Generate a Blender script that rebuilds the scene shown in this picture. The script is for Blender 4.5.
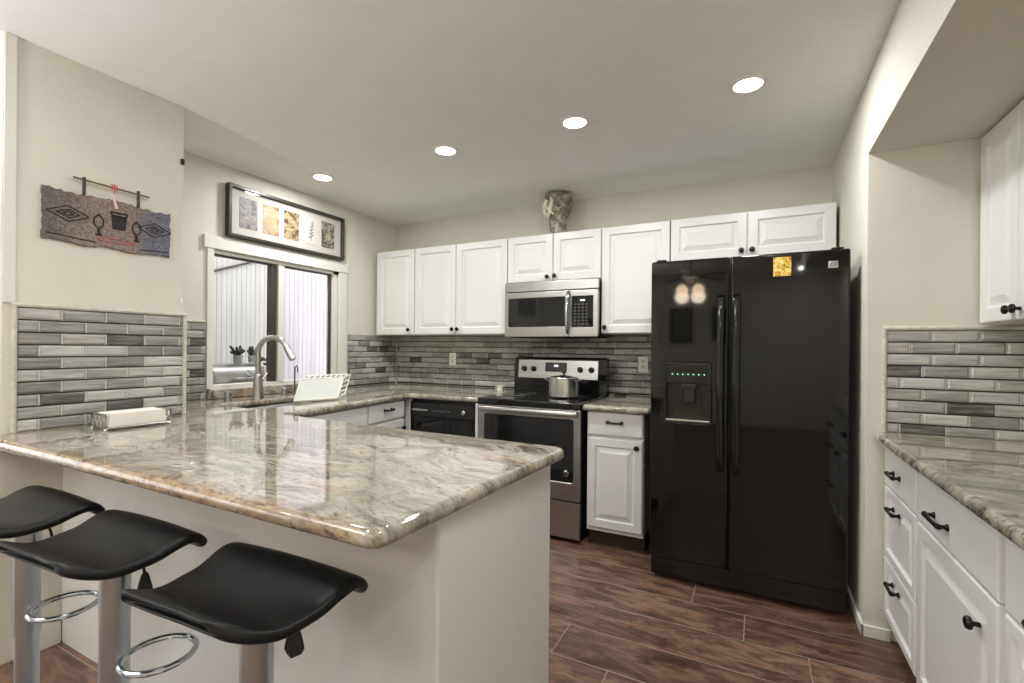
import bpy, bmesh, math, random
from mathutils import Vector, Matrix
for _o in list(bpy.data.objects): bpy.data.objects.remove(_o)
SC = bpy.context.scene
COL = SC.collection
random.seed(7)
R = math.radians
# ---------------------------------------------------------------- camera, sky, exposure
FPX, TH, CY, HC, RL = 477.98, R(27.033), 348.44, 1.2708, R(-.511)
cam = bpy.data.objects.new('camera', bpy.data.cameras.new('camera'))
COL.objects.link(cam)
cam.data.sensor_width = 36; cam.data.lens = FPX * 36 / 1024
cam.data.shift_y = (CY - 341.5) / 1024
cam.data.clip_start = .02; cam.data.clip_end = 200
_r = Vector((math.cos(TH), math.sin(TH), 0)); _f = Vector((-math.sin(TH), math.cos(TH), 0)); _u = Vector((0, 0, 1))
_cx = _r * math.cos(RL) - _u * math.sin(RL); _cu = _r * math.sin(RL) + _u * math.cos(RL)
_m = Matrix.Identity(4)
for i in range(3):
    _m[i][0] = _cx[i]; _m[i][1] = _cu[i]; _m[i][2] = -_f[i]
_m[2][3] = HC
cam.matrix_world = _m
SC.camera = cam
WORLD = bpy.data.worlds.new('sky'); SC.world = WORLD; WORLD.use_nodes = True
_bg = WORLD.node_tree.nodes['Background']
_bg.inputs[0].default_value = (1, 1, 1, 1); _bg.inputs[1].default_value = 2.8
SC.view_settings.view_transform = 'Standard'
SC.view_settings.look = 'None'
SC.view_settings.exposure = 0.06
SC.view_settings.gamma = 1.0
SC.view_settings.use_curve_mapping = False
CAN_W, REAR_FILL_W, FAN_W, TORCH_FILL_W = 11, 3, 6, 110
cy_ = SC.cycles
cy_.use_denoising = True
cy_.max_bounces = 10; cy_.diffuse_bounces = 8; cy_.glossy_bounces = 5; cy_.transmission_bounces = 6; cy_.transparent_max_bounces = 12
cy_.caustics_reflective = False; cy_.caustics_refractive = False
cy_.sample_clamp_indirect = 6

# ---------------------------------------------------------------- key planes of the room
XW, XS, ZC, YW, YU, YF, XR, YN, YC = -3.227, -2.64, 2.5, 3.763, 3.403, 2.722, .44, 2.63, 2.963

# ---------------------------------------------------------------- materials
def lin(c):
    return tuple((v / 12.92 if v <= .04045 else ((v + .055) / 1.055) ** 2.4) for v in c)
def hx(r, g, b): return lin((r / 255, g / 255, b / 255)) + (1,)
def newmat(n):
    m = bpy.data.materials.new(n); m.use_nodes = True
    nt = m.node_tree; b = nt.nodes['Principled BSDF']
    return m, nt, b
def N(nt, t, **k):
    n = nt.nodes.new(t)
    for a, v in k.items():
        if a.startswith('i_'):
            key = a[2:]
            n.inputs[int(key) if key.isdigit() else key.replace('_', ' ')].default_value = v
        else: setattr(n, a, v)
    return n
def ramp(nt, stops, interp='LINEAR'):
    r = nt.nodes.new('ShaderNodeValToRGB'); cr = r.color_ramp; cr.interpolation = interp
    while len(cr.elements) < len(stops): cr.elements.new(.5)
    for e, (p, c) in zip(cr.elements, stops):
        e.position = p; e.color = c
    return r
def coords(nt, scale=(1, 1, 1), loc=(0, 0, 0), rot=(0, 0, 0)):
    tc = nt.nodes.new('ShaderNodeTexCoord'); mp = nt.nodes.new('ShaderNodeMapping')
    mp.inputs['Scale'].default_value = scale; mp.inputs['Location'].default_value = loc; mp.inputs['Rotation'].default_value = rot
    nt.links.new(tc.outputs['Object'], mp.inputs['Vector'])
    return mp.outputs['Vector']
def plain(n, col, rough=.5, metal=0, var=.04, scale=6, bump=0, bscale=80, coat=0, ior=None, aniso=None):
    """one colour with a little uneven variation and optional fine relief"""
    m, nt, b = newmat(n); L = nt.links.new
    v = coords(nt)
    no = N(nt, 'ShaderNodeTexNoise', i_Scale=scale, i_Detail=4.0); L(v, no.inputs['Vector'])
    lo = tuple(c * (1 - var) for c in col[:3]) + (1,); hi = tuple(min(1, c * (1 + var)) for c in col[:3]) + (1,)
    r = ramp(nt, [(.3, lo), (.7, hi)]); L(no.outputs[0], r.inputs[0]); L(r.outputs[0], b.inputs['Base Color'])
    b.inputs['Roughness'].default_value = rough; b.inputs['Metallic'].default_value = metal
    if coat: b.inputs['Coat Weight'].default_value = coat; b.inputs['Coat Roughness'].default_value = .05
    if ior: b.inputs['IOR'].default_value = ior
    if bump:
        n2 = N(nt, 'ShaderNodeTexNoise', i_Scale=bscale, i_Detail=3.0); L(v, n2.inputs['Vector'])
        bp = N(nt, 'ShaderNodeBump', i_Strength=bump, i_Distance=.004); L(n2.outputs[0], bp.inputs['Height']); L(bp.outputs[0], b.inputs['Normal'])
    return m
def emis(n, col, s):
    m, nt, b = newmat(n)
    b.inputs['Base Color'].default_value = col; b.inputs['Emission Color'].default_value = col; b.inputs['Emission Strength'].default_value = s
    return m
M = {}
M['wall'] = plain('wall_paint', hx(214, 212, 200), .75, var=.02, bump=.25, bscale=90)
M['ceiling'] = plain('ceiling_paint', hx(236, 236, 236), .85, var=.02, bump=.1, bscale=120)
M['white'] = plain('cabinet_white', hx(220, 220, 218), .32, var=.01)
M['casing'] = plain('casing_white', hx(222, 221, 214), .45, var=.02)
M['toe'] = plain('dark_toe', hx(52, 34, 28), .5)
M['black_knob'] = plain('oil_rubbed_black', hx(30, 28, 26), .35, metal=.6)
M['gloss_black'] = plain('gloss_black', (.0035, .0035, .0035, 1), .045, var=.05)
M['soft_black'] = plain('satin_black', (.01, .01, .01, 1), .3, var=.1)
M['matte_black'] = plain('matte_black', (.012, .012, .012, 1), .6)
M['dark_glass'] = plain('dark_glass', (.012, .012, .012, 1), .04, var=.05)
M['chrome'] = plain('chrome', (.52, .57, .62, 1), .13, metal=1, var=.02)
M['pot_steel'] = plain('pot_steel', (.78, .77, .75, 1), .22, metal=1, var=.05)
M['column_steel'] = plain('column_steel', (.50, .54, .58, 1), .30, metal=1, var=.03)
M['nickel'] = plain('brushed_nickel', (.55, .54, .52, 1), .25, metal=1, var=.05)
M['white_plastic'] = plain('white_plastic', hx(232, 231, 225), .4, var=.01)
M['paper'] = plain('paper_white', hx(232, 229, 220), .8, var=.03)
M['mat_board'] = plain('mat_board', hx(198, 194, 188), .8, var=.02)
M['tray_white'] = plain('tray_white', hx(196, 199, 193), .45, var=.03)
M['leather'] = plain('black_leatherette', (.006, .006, .006, 1), .38, var=.2, bump=.12, bscale=260)
M['leather'].node_tree.nodes['Principled BSDF'].inputs['Specular IOR Level'].default_value = .2
M['plate_white'] = plain('plate_white', hx(246, 246, 243), .35, var=.01)
M['green_led'] = emis('green_led', (.3, 1, .55, 1), 1.2)
M['white_led'] = emis('white_led', (.9, .95, 1, 1), 1.0)
M['lamp'] = emis('lamp_lens', (1, .97, .92, 1), 9)
M['globe'] = emis('frosted_globe', (1, .78, .52, 1), 15)
M['stone_trim'] = plain('stone_trim', hx(196, 193, 182), .35, var=.14, scale=40)
M['dark_wood'] = plain('dark_frame', hx(52, 48, 44), .35, var=.15)
M['bronze'] = plain('bronze_stile', hx(74, 68, 64), .4, metal=.3)
M['straw'] = plain('bamboo_stick', hx(120, 98, 50), .6, var=.25, scale=30)
M['red_thread'] = plain('red_thread', hx(214, 90, 100), .8)
M['concrete'] = plain('patio_concrete', hx(170, 168, 162), .9, var=.1)
M['leaf_dark'] = plain('dark_leaf', hx(58, 62, 52), .6, var=.4, scale=20)

def steel():
    m, nt, b = newmat('brushed_steel'); L = nt.links.new
    v = coords(nt, (1.5, 1.5, 160))
    no = N(nt, 'ShaderNodeTexNoise', i_Scale=3.0, i_Detail=4.0); L(v, no.inputs['Vector'])
    r = ramp(nt, [(.3, (.42, .41, .40, 1)), (.7, (.56, .55, .53, 1))]); L(no.outputs[0], r.inputs[0]); L(r.outputs[0], b.inputs['Base Color'])
    b.inputs['Metallic'].default_value = 1; b.inputs['Roughness'].default_value = .28
    bp = N(nt, 'ShaderNodeBump', i_Strength=.06, i_Distance=.002); L(no.outputs[0], bp.inputs['Height']); L(bp.outputs[0], b.inputs['Normal'])
    return m
M['steel'] = steel()

def granite():
    m, nt, b = newmat('river_granite'); L = nt.links.new
    v = coords(nt, (1, 1, 1), rot=(0, 0, R(8)))
    # slow warp so that the bands swirl
    w = N(nt, 'ShaderNodeTexNoise', i_Scale=1.6, i_Detail=3.0); L(v, w.inputs['Vector'])
    mx = N(nt, 'ShaderNodeVectorMath', operation='SCALE'); mx.inputs['Scale'].default_value = .5; L(w.outputs['Color'], mx.inputs[0])
    ad = N(nt, 'ShaderNodeVectorMath', operation='ADD'); L(v, ad.inputs[0]); L(mx.outputs[0], ad.inputs[1])
    st = N(nt, 'ShaderNodeVectorMath', operation='MULTIPLY'); st.inputs[1].default_value = (1.2, 4.2, 3.0); L(ad.outputs[0], st.inputs[0])
    n1 = N(nt, 'ShaderNodeTexNoise', i_Scale=3.4, i_Detail=12.0, i_Roughness=.7, i_Distortion=.5); L(st.outputs[0], n1.inputs['Vector'])
    r1 = ramp(nt, [(.0, hx(48, 46, 42)), (.34, hx(88, 84, 75)), (.42, hx(132, 127, 114)), (.5, hx(168, 162, 147)), (.58, hx(186, 181, 167)), (.66, hx(158, 147, 124)), (.76, hx(132, 118, 94)), (1, hx(180, 176, 166))])
    L(n1.outputs[0], r1.inputs[0])
    # grey green clouds
    n2 = N(nt, 'ShaderNodeTexNoise', i_Scale=2.2, i_Detail=6.0, i_Roughness=.6); L(ad.outputs[0], n2.inputs['Vector'])
    r2 = ramp(nt, [(.52, (0, 0, 0, 1)), (.66, (.8, .8, .8, 1))]); L(n2.outputs[0], r2.inputs[0])
    m1 = N(nt, 'ShaderNodeMix', data_type='RGBA'); L(r2.outputs[0], m1.inputs['Factor']); L(r1.outputs[0], m1.inputs['A']); m1.inputs['B'].default_value = hx(128, 128, 118)
    # ochre and rust drifts
    n3 = N(nt, 'ShaderNodeTexNoise', i_Scale=1.3, i_Detail=7.0, i_Roughness=.65)
    o3 = N(nt, 'ShaderNodeVectorMath', operation='ADD'); o3.inputs[1].default_value = (7.3, 2.1, 4); L(st.outputs[0], o3.inputs[0]); L(o3.outputs[0], n3.inputs['Vector'])
    r3 = ramp(nt, [(.54, (0, 0, 0, 1)), (.72, (.75, .75, .75, 1))]); L(n3.outputs[0], r3.inputs[0])
    m2 = N(nt, 'ShaderNodeMix', data_type='RGBA'); L(r3.outputs[0], m2.inputs['Factor']); L(m1.outputs['Result'], m2.inputs['A']); m2.inputs['B'].default_value = hx(164, 128, 78)
    # fine dark mica
    n4 = N(nt, 'ShaderNodeTexNoise', i_Scale=16.0, i_Detail=8.0, i_Roughness=.7); L(st.outputs[0], n4.inputs['Vector'])
    r4 = ramp(nt, [(.52, (0, 0, 0, 1)), (.66, (.85, .85, .85, 1))]); L(n4.outputs[0], r4.inputs[0])
    m3 = N(nt, 'ShaderNodeMix', data_type='RGBA'); L(r4.outputs[0], m3.inputs['Factor']); L(m2.outputs['Result'], m3.inputs['A']); m3.inputs['B'].default_value = hx(74, 66, 56)
    # rusty gold seam that runs along the bar's stool side
    g0 = N(nt, 'ShaderNodeTexCoord'); gs = N(nt, 'ShaderNodeSeparateXYZ'); L(g0.outputs['Object'], gs.inputs[0])
    gn = N(nt, 'ShaderNodeTexNoise', i_Scale=9.0, i_Detail=7.0, i_Roughness=.7); L(g0.outputs['Object'], gn.inputs['Vector'])
    ga = N(nt, 'ShaderNodeMath', operation='MULTIPLY_ADD'); ga.inputs[1].default_value = .16; L(gn.outputs[0], ga.inputs[0]); ga.inputs[2].default_value = -.08
    gx = N(nt, 'ShaderNodeMapRange'); gx.inputs['From Min'].default_value = -1.2; gx.inputs['From Max'].default_value = -.62; gx.inputs['To Min'].default_value = 0; gx.inputs['To Max'].default_value = .045; L(gs.outputs['X'], gx.inputs['Value'])
    gy = N(nt, 'ShaderNodeMath', operation='ADD'); L(gs.outputs['Y'], gy.inputs[0]); L(gx.outputs[0], gy.inputs[1])
    gb = N(nt, 'ShaderNodeMath', operation='ADD'); L(ga.outputs[0], gb.inputs[0]); L(gy.outputs[0], gb.inputs[1])
    gr = N(nt, 'ShaderNodeMapRange'); gr.inputs['From Min'].default_value = .70; gr.inputs['From Max'].default_value = .765; gr.inputs['To Min'].default_value = .8; gr.inputs['To Max'].default_value = 0; L(gb.outputs[0], gr.inputs['Value'])
    gc = ramp(nt, [(.38, hx(164, 142, 104)), (.5, hx(150, 118, 72)), (.58, hx(104, 80, 50)), (.68, hx(52, 42, 32))]); L(n4.outputs[0], gc.inputs[0])
    m4 = N(nt, 'ShaderNodeMix', data_type='RGBA'); L(gr.outputs[0], m4.inputs['Factor']); L(m3.outputs['Result'], m4.inputs['A']); L(gc.outputs[0], m4.inputs['B'])
    L(m4.outputs['Result'], b.inputs['Base Color'])
    b.inputs['Roughness'].default_value = .05; b.inputs['IOR'].default_value = 1.6; b.inputs['Coat Weight'].default_value = .3; b.inputs['Coat IOR'].default_value = 1.7; b.inputs['Coat Roughness'].default_value = .03
    return m
M['granite'] = granite()

def floor_mat():
    m, nt, b = newmat('wood_plank_tile'); L = nt.links.new
    v0 = coords(nt)
    sx = N(nt, 'ShaderNodeSeparateXYZ'); L(v0, sx.inputs[0])
    dv = N(nt, 'ShaderNodeMath', operation='DIVIDE'); dv.inputs[1].default_value = .2325; L(sx.outputs['Y'], dv.inputs[0])
    fl = N(nt, 'ShaderNodeMath', operation='FLOOR'); L(dv.outputs[0], fl.inputs[0])
    ma = N(nt, 'ShaderNodeMath', operation='MULTIPLY_ADD'); ma.inputs[1].default_value = .242; L(fl.outputs[0], ma.inputs[0]); L(sx.outputs['X'], ma.inputs[2])
    sh = N(nt, 'ShaderNodeMath', operation='ADD'); sh.inputs[1].default_value = .28 - 11 * .242 + 6.0; L(ma.outputs[0], sh.inputs[0])
    cb = N(nt, 'ShaderNodeCombineXYZ'); L(sh.outputs[0], cb.inputs['X']); L(sx.outputs['Y'], cb.inputs['Y'])
    v = cb.outputs[0]
    br = N(nt, 'ShaderNodeTexBrick', offset=0.0, offset_frequency=2)
    br.inputs['Scale'].default_value = 1; br.inputs['Brick Width'].default_value = 1.2; br.inputs['Row Height'].default_value = .2325
    br.inputs['Mortar Size'].default_value = .0022; br.inputs['Mortar Smooth'].default_value = .1; br.inputs['Bias'].default_value = 0
    br.inputs['Color1'].default_value = (0, 0, 0, 1); br.inputs['Color2'].default_value = (1, 1, 1, 1); br.inputs['Mortar'].default_value = (.5, .5, .5, 1)
    L(v, br.inputs['Vector'])
    # offset the grain from plank to plank
    sc = N(nt, 'ShaderNodeVectorMath', operation='SCALE'); sc.inputs['Scale'].default_value = 9; L(br.outputs['Color'], sc.inputs[0])
    st = N(nt, 'ShaderNodeVectorMath', operation='MULTIPLY'); st.inputs[1].default_value = (2.6, 10, 1); L(v, st.inputs[0])
    ad = N(nt, 'ShaderNodeVectorMath', operation='ADD'); L(st.outputs[0], ad.inputs[0]); L(sc.outputs[0], ad.inputs[1])
    n1 = N(nt, 'ShaderNodeTexNoise', i_Scale=1.7, i_Detail=12.0, i_Roughness=.74, i_Distortion=.7); L(ad.outputs[0], n1.inputs['Vector'])
    r1 = ramp(nt, [(.28, hx(46, 33, 30)), (.42, hx(84, 62, 54)), (.52, hx(116, 88, 74)), (.62, hx(146, 116, 94)), (.78, hx(92, 66, 56))]); L(n1.outputs[0], r1.inputs[0])
    mm = N(nt, 'ShaderNodeMix', data_type='RGBA', blend_type='MULTIPLY'); mm.inputs['Factor'].default_value = .35
    L(r1.outputs[0], mm.inputs['A']); L(br.outputs['Color'], mm.inputs['B'])
    mg = N(nt, 'ShaderNodeMix', data_type='RGBA'); L(br.outputs['Fac'], mg.inputs['Factor']); L(mm.outputs['Result'], mg.inputs['A']); mg.inputs['B'].default_value = hx(150, 138, 126)
    L(mg.outputs['Result'], b.inputs['Base Color'])
    b.inputs['Roughness'].default_value = .36
    bp = N(nt, 'ShaderNodeBump', i_Strength=.15, i_Distance=.003); L(n1.outputs[0], bp.inputs['Height']); L(bp.outputs[0], b.inputs['Normal'])
    return m
M['floor'] = floor_mat()

def tile_mat():
    m, nt, b = newmat('glass_tile'); L = nt.links.new
    at = N(nt, 'ShaderNodeAttribute', attribute_name='shade')
    v = coords(nt, (5, 5, 55))
    of = N(nt, 'ShaderNodeVectorMath', operation='SCALE'); of.inputs['Scale'].default_value = 37; L(at.outputs['Color'], of.inputs[0])
    ad = N(nt, 'ShaderNodeVectorMath', operation='ADD'); L(v, ad.inputs[0]); L(of.outputs[0], ad.inputs[1])
    no = N(nt, 'ShaderNodeTexNoise', i_Scale=1.4, i_Detail=5.0, i_Roughness=.6); L(ad.outputs[0], no.inputs['Vector'])
    mt = N(nt, 'ShaderNodeMath', operation='MULTIPLY_ADD'); mt.inputs[1].default_value = .55; L(no.outputs[0], mt.inputs[0])
    sh = N(nt, 'ShaderNodeMath', operation='MULTIPLY'); sh.inputs[1].default_value = .5; L(at.outputs['Fac'], sh.inputs[0]); L(sh.outputs[0], mt.inputs[2])
    r = ramp(nt, [(.24, hx(72, 71, 70)), (.38, hx(122, 121, 119)), (.52, hx(152, 151, 148)), (.72, hx(196, 195, 192))]); L(mt.outputs[0], r.inputs[0])
    L(r.outputs[0], b.inputs['Base Color'])
    b.inputs['Roughness'].default_value = .12
    b.inputs['Coat Weight'].default_value = .3; b.inputs['Coat Roughness'].default_value = .03
    return m
M['tile'] = tile_mat()
M['joint'] = plain('pale_joint', hx(186, 184, 178), .5, var=.06, scale=30)
M['grout'] = plain('grout', hx(50, 48, 45), .9, var=.1, scale=30)

def pane_glass(n, tint=1.0):
    m = bpy.data.materials.new(n); m.use_nodes = True; nt = m.node_tree; nt.nodes.clear(); L = nt.links.new
    o = N(nt, 'ShaderNodeOutputMaterial'); t = N(nt, 'ShaderNodeBsdfTransparent'); g = N(nt, 'ShaderNodeBsdfGlossy')
    t.inputs[0].default_value = (tint, tint, tint, 1); g.inputs['Roughness'].default_value = .02
    f = N(nt, 'ShaderNodeFresnel'); f.inputs[0].default_value = 1.45
    x = N(nt, 'ShaderNodeMixShader'); ge = N(nt, 'ShaderNodeNewGeometry'); inv = N(nt, 'ShaderNodeMath', operation='SUBTRACT'); inv.inputs[0].default_value = 1; L(ge.outputs['Backfacing'], inv.inputs[1]); fm = N(nt, 'ShaderNodeMath', operation='MULTIPLY'); L(f.outputs[0], fm.inputs[0]); L(inv.outputs[0], fm.inputs[1]); L(fm.outputs[0], x.inputs[0]); L(t.outputs[0], x.inputs[1]); L(g.outputs[0], x.inputs[2]); L(x.outputs[0], o.inputs[0])
    return m
M['glass'] = pane_glass('window_glass', .97)
M['picture_glass'] = pane_glass('picture_glass', .99)

def board_mat(n, c1, c2):
    m, nt, b = newmat(n); L = nt.links.new
    v = coords(nt, (6, 6, .6)); no = N(nt, 'ShaderNodeTexNoise', i_Scale=2.0, i_Detail=5.0); L(v, no.inputs['Vector'])
    r = ramp(nt, [(.3, c1), (.7, c2)]); L(no.outputs[0], r.inputs[0]); L(r.outputs[0], b.inputs['Base Color']); b.inputs['Roughness'].default_value = .7
    return m
M['board_grey'] = board_mat('whitewashed_boards', hx(196, 196, 194), hx(216, 216, 214))
M['board_lilac_cast'] = board_mat('boards_with_lilac_cast', hx(192, 187, 196), hx(210, 205, 214))  # white-balance colour cast put into the board colour

def print_mat(n, stops, scale, seed, kind='noise'):
    m, nt, b = newmat(n); L = nt.links.new
    v = coords(nt, (1, 1, 1), loc=(seed, seed * 1.7, seed * .6))
    if kind == 'flower':
        t = N(nt, 'ShaderNodeTexVoronoi', i_Scale=scale); L(v, t.inputs['Vector']); out = t.outputs['Distance']
    else:
        t = N(nt, 'ShaderNodeTexNoise', i_Scale=scale, i_Detail=6.0, i_Roughness=.7, i_Distortion=1.5); L(v, t.inputs['Vector']); out = t.outputs[0]
    r = ramp(nt, stops); L(out, r.inputs[0]); L(r.outputs[0], b.inputs['Base Color']); b.inputs['Roughness'].default_value = .5
    return m

# ---------------------------------------------------------------- mesh builder
class MB:
    def __init__(s): s.bm = bmesh.new(); s.mi = 0
    def _add(s, t, mx=None):
        if mx is not None: t.transform(mx)
        vm = {v: s.bm.verts.new(v.co) for v in t.verts}
        for f in t.faces:
            try:
                nf = s.bm.faces.new([vm[v] for v in f.verts]); nf.material_index = s.mi; nf.smooth = True
            except ValueError: pass
        t.free(); return s
    def box(s, x0, x1, y0, y1, z0, z1, b=.003, seg=2, mx=None):
        t = bmesh.new(); bmesh.ops.create_cube(t, size=1)
        for v in t.verts:
            v.co = ((x0 + x1) / 2 + v.co.x * (x1 - x0), (y0 + y1) / 2 + v.co.y * (y1 - y0), (z0 + z1) / 2 + v.co.z * (z1 - z0))
        if b > 0:
            b = min(b, .45 * min(abs(x1 - x0), abs(y1 - y0), abs(z1 - z0)))
            bmesh.ops.bevel(t, geom=list(t.edges), offset=b, segments=seg, profile=.6, affect='EDGES')
        return s._add(t, mx)
    def loft(s, rings, cap=True, closed=True, mx=None):
        t = bmesh.new(); vr = [[t.verts.new(p) for p in r] for r in rings]; n = len(rings[0])
        for a, b in zip(vr, vr[1:]):
            for i in range(n if closed else n - 1):
                j = (i + 1) % n
                t.faces.new((a[i], a[j], b[j], b[i]))
        if cap: t.faces.new(list(reversed(vr[0]))); t.faces.new(vr[-1])
        bmesh.ops.recalc_face_normals(t, faces=list(t.faces))
        return s._add(t, mx)
    def lathe(s, prof, c=(0, 0, 0), n=28, mx=None):
        rings = [[(c[0] + r * math.cos(2 * math.pi * i / n), c[1] + r * math.sin(2 * math.pi * i / n), c[2] + z) for i in range(n)] for r, z in prof]
        return s.loft(rings, mx=mx)
    def cyl(s, p0, p1, r0, r1=None, n=20):
        return s.tube([p0, p1], r0, n, radii=[r0, r0 if r1 is None else r1])
    def tube(s, pts, r, n=10, closed=False, radii=None):
        P = [Vector(p) for p in pts]; k = len(P); rings = []; up = None
        for i in range(k):
            a = P[(i - 1) % k] if closed or i > 0 else P[i]; c = P[(i + 1) % k] if closed or i < k - 1 else P[i]
            d = (c - a).normalized()
            if up is None:
                up = Vector((0, 0, 1)) if abs(d.z) < .9 else Vector((1, 0, 0))
            if d.cross(up).length < .15: up = Vector((0, -1, 0)) if abs(d.y) < .8 else Vector((1, 0, 0))
            x = d.cross(up).normalized(); up = x.cross(d).normalized()
            rr = radii[i] if radii else r
            rings.append([P[i] + (x * math.cos(2 * math.pi * j / n) + up * math.sin(2 * math.pi * j / n)) * rr for j in range(n)])
        if closed: rings.append(rings[0])
        return s.loft(rings, cap=not closed)
    def panel(s, x0, x1, z0, z1, y0=0, t=.02, fr=.055, flat=False):
        """a cabinet front facing -Y whose back lies at y0 + t: moulded raised panel, or a flat slab with an eased edge"""
        def ring(i, y): return [(x0 + i, y, z0 + i), (x1 - i, y, z0 + i), (x1 - i, y, z1 - i), (x0 + i, y, z1 - i)]
        q = [(0, y0 + t), (0, y0 + .005), (.0015, y0 + .002), (.006, y0)]
        if flat: q += [(.012, y0)]
        else:
            q += [(fr, y0), (fr + .002, y0 + .003), (fr + .006, y0 + .011), (fr + .011, y0 + .0125), (fr + .016, y0 + .0115), (fr + .040, y0 + .0025), (fr + .043, y0 + .001)]
        return s.loft([ring(*a) for a in q])
    def plate(s, outline, z0, z1, rnd=.012, holes=(), mx=None, seg=4):
        """flat slab with a rounded edge all round; outline counter-clockwise"""
        t = bmesh.new()
        def off(pts, d):
            o = []; n = len(pts)
            for i in range(n):
                p0, p1, p2 = Vector(pts[i - 1]), Vector(pts[i]), Vector(pts[(i + 1) % n])
                a = (p1 - p0).normalized(); b = (p2 - p1).normalized()
                na = Vector((-a.y, a.x)); nb = Vector((-b.y, b.x)); w = na + nb
                if w.length < 1e-6: w = na
                w = w.normalized(); k = d / max(.3, w.dot(na)); o.append(p1 + w * k)
            return o
        h = z1 - z0; rz = min(rnd, h * .5)
        prof = []
        for i in range(seg + 1):
            a = math.pi / 2 * i / seg; prof.append((rnd * (1 - math.cos(a)), z1 - rz + rz * math.sin(a)))
        prof = [(rnd * (1 - math.cos(math.pi / 2 * i / seg)), z0 + rz - rz * math.sin(math.pi / 2 * i / seg)) for i in range(seg, -1, -1)] + prof
        caps = {0: [], 1: []}
        for pts, sg in [(outline, 1)] + [(hh, -1) for hh in holes]:
            rings = [[t.verts.new((p.x, p.y, z)) for p in off(pts, d * (1 if sg > 0 else 1))] for d, z in prof]
            n = len(pts)
            for a, b in zip(rings, rings[1:]):
                for i in range(n):
                    j = (i + 1) % n; t.faces.new((a[i], a[j], b[j], b[i]))
            for k, rg in ((0, rings[0]), (1, rings[-1])):
                for i in range(n):
                    e = t.edges.get((rg[i], rg[(i + 1) % n])); caps[k].append(e)
        for k in caps: bmesh.ops.triangle_fill(t, use_beauty=True, use_dissolve=False, edges=caps[k])
        bmesh.ops.recalc_face_normals(t, faces=list(t.faces))
        return s._add(t, mx)
    def build(s, name, mats, parent=None, sharp=35, loc=None):
        me = bpy.data.meshes.new(name); s.bm.normal_update(); s.bm.to_mesh(me); s.bm.free()
        for m in (mats if isinstance(mats, (list, tuple)) else [mats]): me.materials.append(M[m] if isinstance(m, str) else m)
        me.set_sharp_from_angle(angle=R(sharp))
        o = bpy.data.objects.new(name, me); COL.objects.link(o)
        wn_ = o.modifiers.new('even_shading', 'WEIGHTED_NORMAL'); wn_.keep_sharp = True; wn_.weight = 100
        if loc: o.location = loc
        if parent: o.parent = parent
        return o
def tag(o, label, cat, group=None, kind=None):
    o['label'] = label; o['category'] = cat
    if group: o['group'] = group
    if kind: o['kind'] = kind
    return o
def thing(name, label, cat, loc=(0, 0, 0), rz=0, group=None):
    o = bpy.data.objects.new(name, None); COL.objects.link(o); o.empty_display_size = .1
    o.location = loc; o.rotation_euler = (0, 0, rz)
    return tag(o, label, cat, group)
def struct(name, mb, mat, label, cat, parent=None):
    o = mb.build(name, mat, parent)
    o['kind'] = 'structure'
    if parent is None: o['label'] = label; o['category'] = cat
    return o
def dup(src, loc, label, group=None, rz=None):
    r = src.copy(); COL.objects.link(r); r.location = loc
    if rz is not None: r.rotation_euler = (0, 0, rz)
    r['label'] = label
    if group: r['group'] = group
    for ch in list(src.children):
        c = ch.copy(); COL.objects.link(c); c.parent = r
        for g in list(ch.children):
            d = g.copy(); COL.objects.link(d); d.parent = c
    return r
def arc(c, r, a0, a1, n, z=None):
    return [(c[0] + r * math.cos(a0 + (a1 - a0) * i / n), c[1] + r * math.sin(a0 + (a1 - a0) * i / n)) for i in range(n + 1)]
def rrect(x0, x1, y0, y1, r, n=5):
    return arc((x1 - r, y0 + r), r, -math.pi / 2, 0, n) + arc((x1 - r, y1 - r), r, 0, math.pi / 2, n) + arc((x0 + r, y1 - r), r, math.pi / 2, math.pi, n) + arc((x0 + r, y0 + r), r, math.pi, 1.5 * math.pi, n)
def rcorner(pts, rs, n=5):
    """round the corners of a polygon, each by its own radius"""
    o = []
    for i, (p, r) in enumerate(zip(pts, rs)):
        p0, p1, p2 = Vector(pts[i - 1]), Vector(p), Vector(pts[(i + 1) % len(pts)])
        if r <= 0: o.append(tuple(p1)); continue
        a = (p0 - p1).normalized(); b = (p2 - p1).normalized()
        s, e = p1 + a * r, p1 + b * r
        for k in range(n + 1):
            u = k / n; q = s * (1 - u) ** 2 + p1 * 2 * u * (1 - u) + e * u * u; o.append((q.x, q.y))
    return o
FACE = Matrix.Rotation(R(90), 4, 'X')      # flat XY drawing stood up in XZ, its top side facing -Y

# ---------------------------------------------------------------- the room
struct('floor', MB().box(-5.1, 1.3, -3.7, 1.43, -.06, 0, 0).box(XW - .13, 1.3, 1.43, 3.9, -.06, 0, 0), 'floor', 'dark brown wood-look plank floor with thin pale grout lines', 'floor')
struct('ceiling', MB().box(-5.1, 1.3, -3.7, 1.43, ZC, ZC + .1, 0).box(XW - .14, 1.3, 1.43, 3.9, ZC, ZC + .1, 0), 'ceiling', 'smooth light grey ceiling holding the round downlights', 'ceiling')
wb = struct('wall_back', MB().box(XW - .13, XR, YW, YW + .13, 0, ZC, 0), 'wall', 'cream back wall behind the range and upper cabinets', 'wall')
WY0, WY1, WZ0, WZ1 = 1.90, 3.03, .975, 1.93
mb = MB()
mb.box(XW - .13, XW, 1.44, WY0, 0, ZC, 0).box(XW - .13, XW, WY1, YW, 0, ZC, 0).box(XW - .13, XW, WY0, WY1, 0, WZ0, 0).box(XW - .13, XW, WY0, WY1, WZ1, ZC, 0)
wl = struct('wall_window', mb, 'wall', 'cream side wall that holds the sliding window over the sink', 'wall')
ws = struct('wall_stub', MB().box(-5.0, XS, .758, 1.427, 0, ZC, .006), 'wall', 'cream wall end standing over the peninsula with tile at counter height', 'wall')
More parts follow.
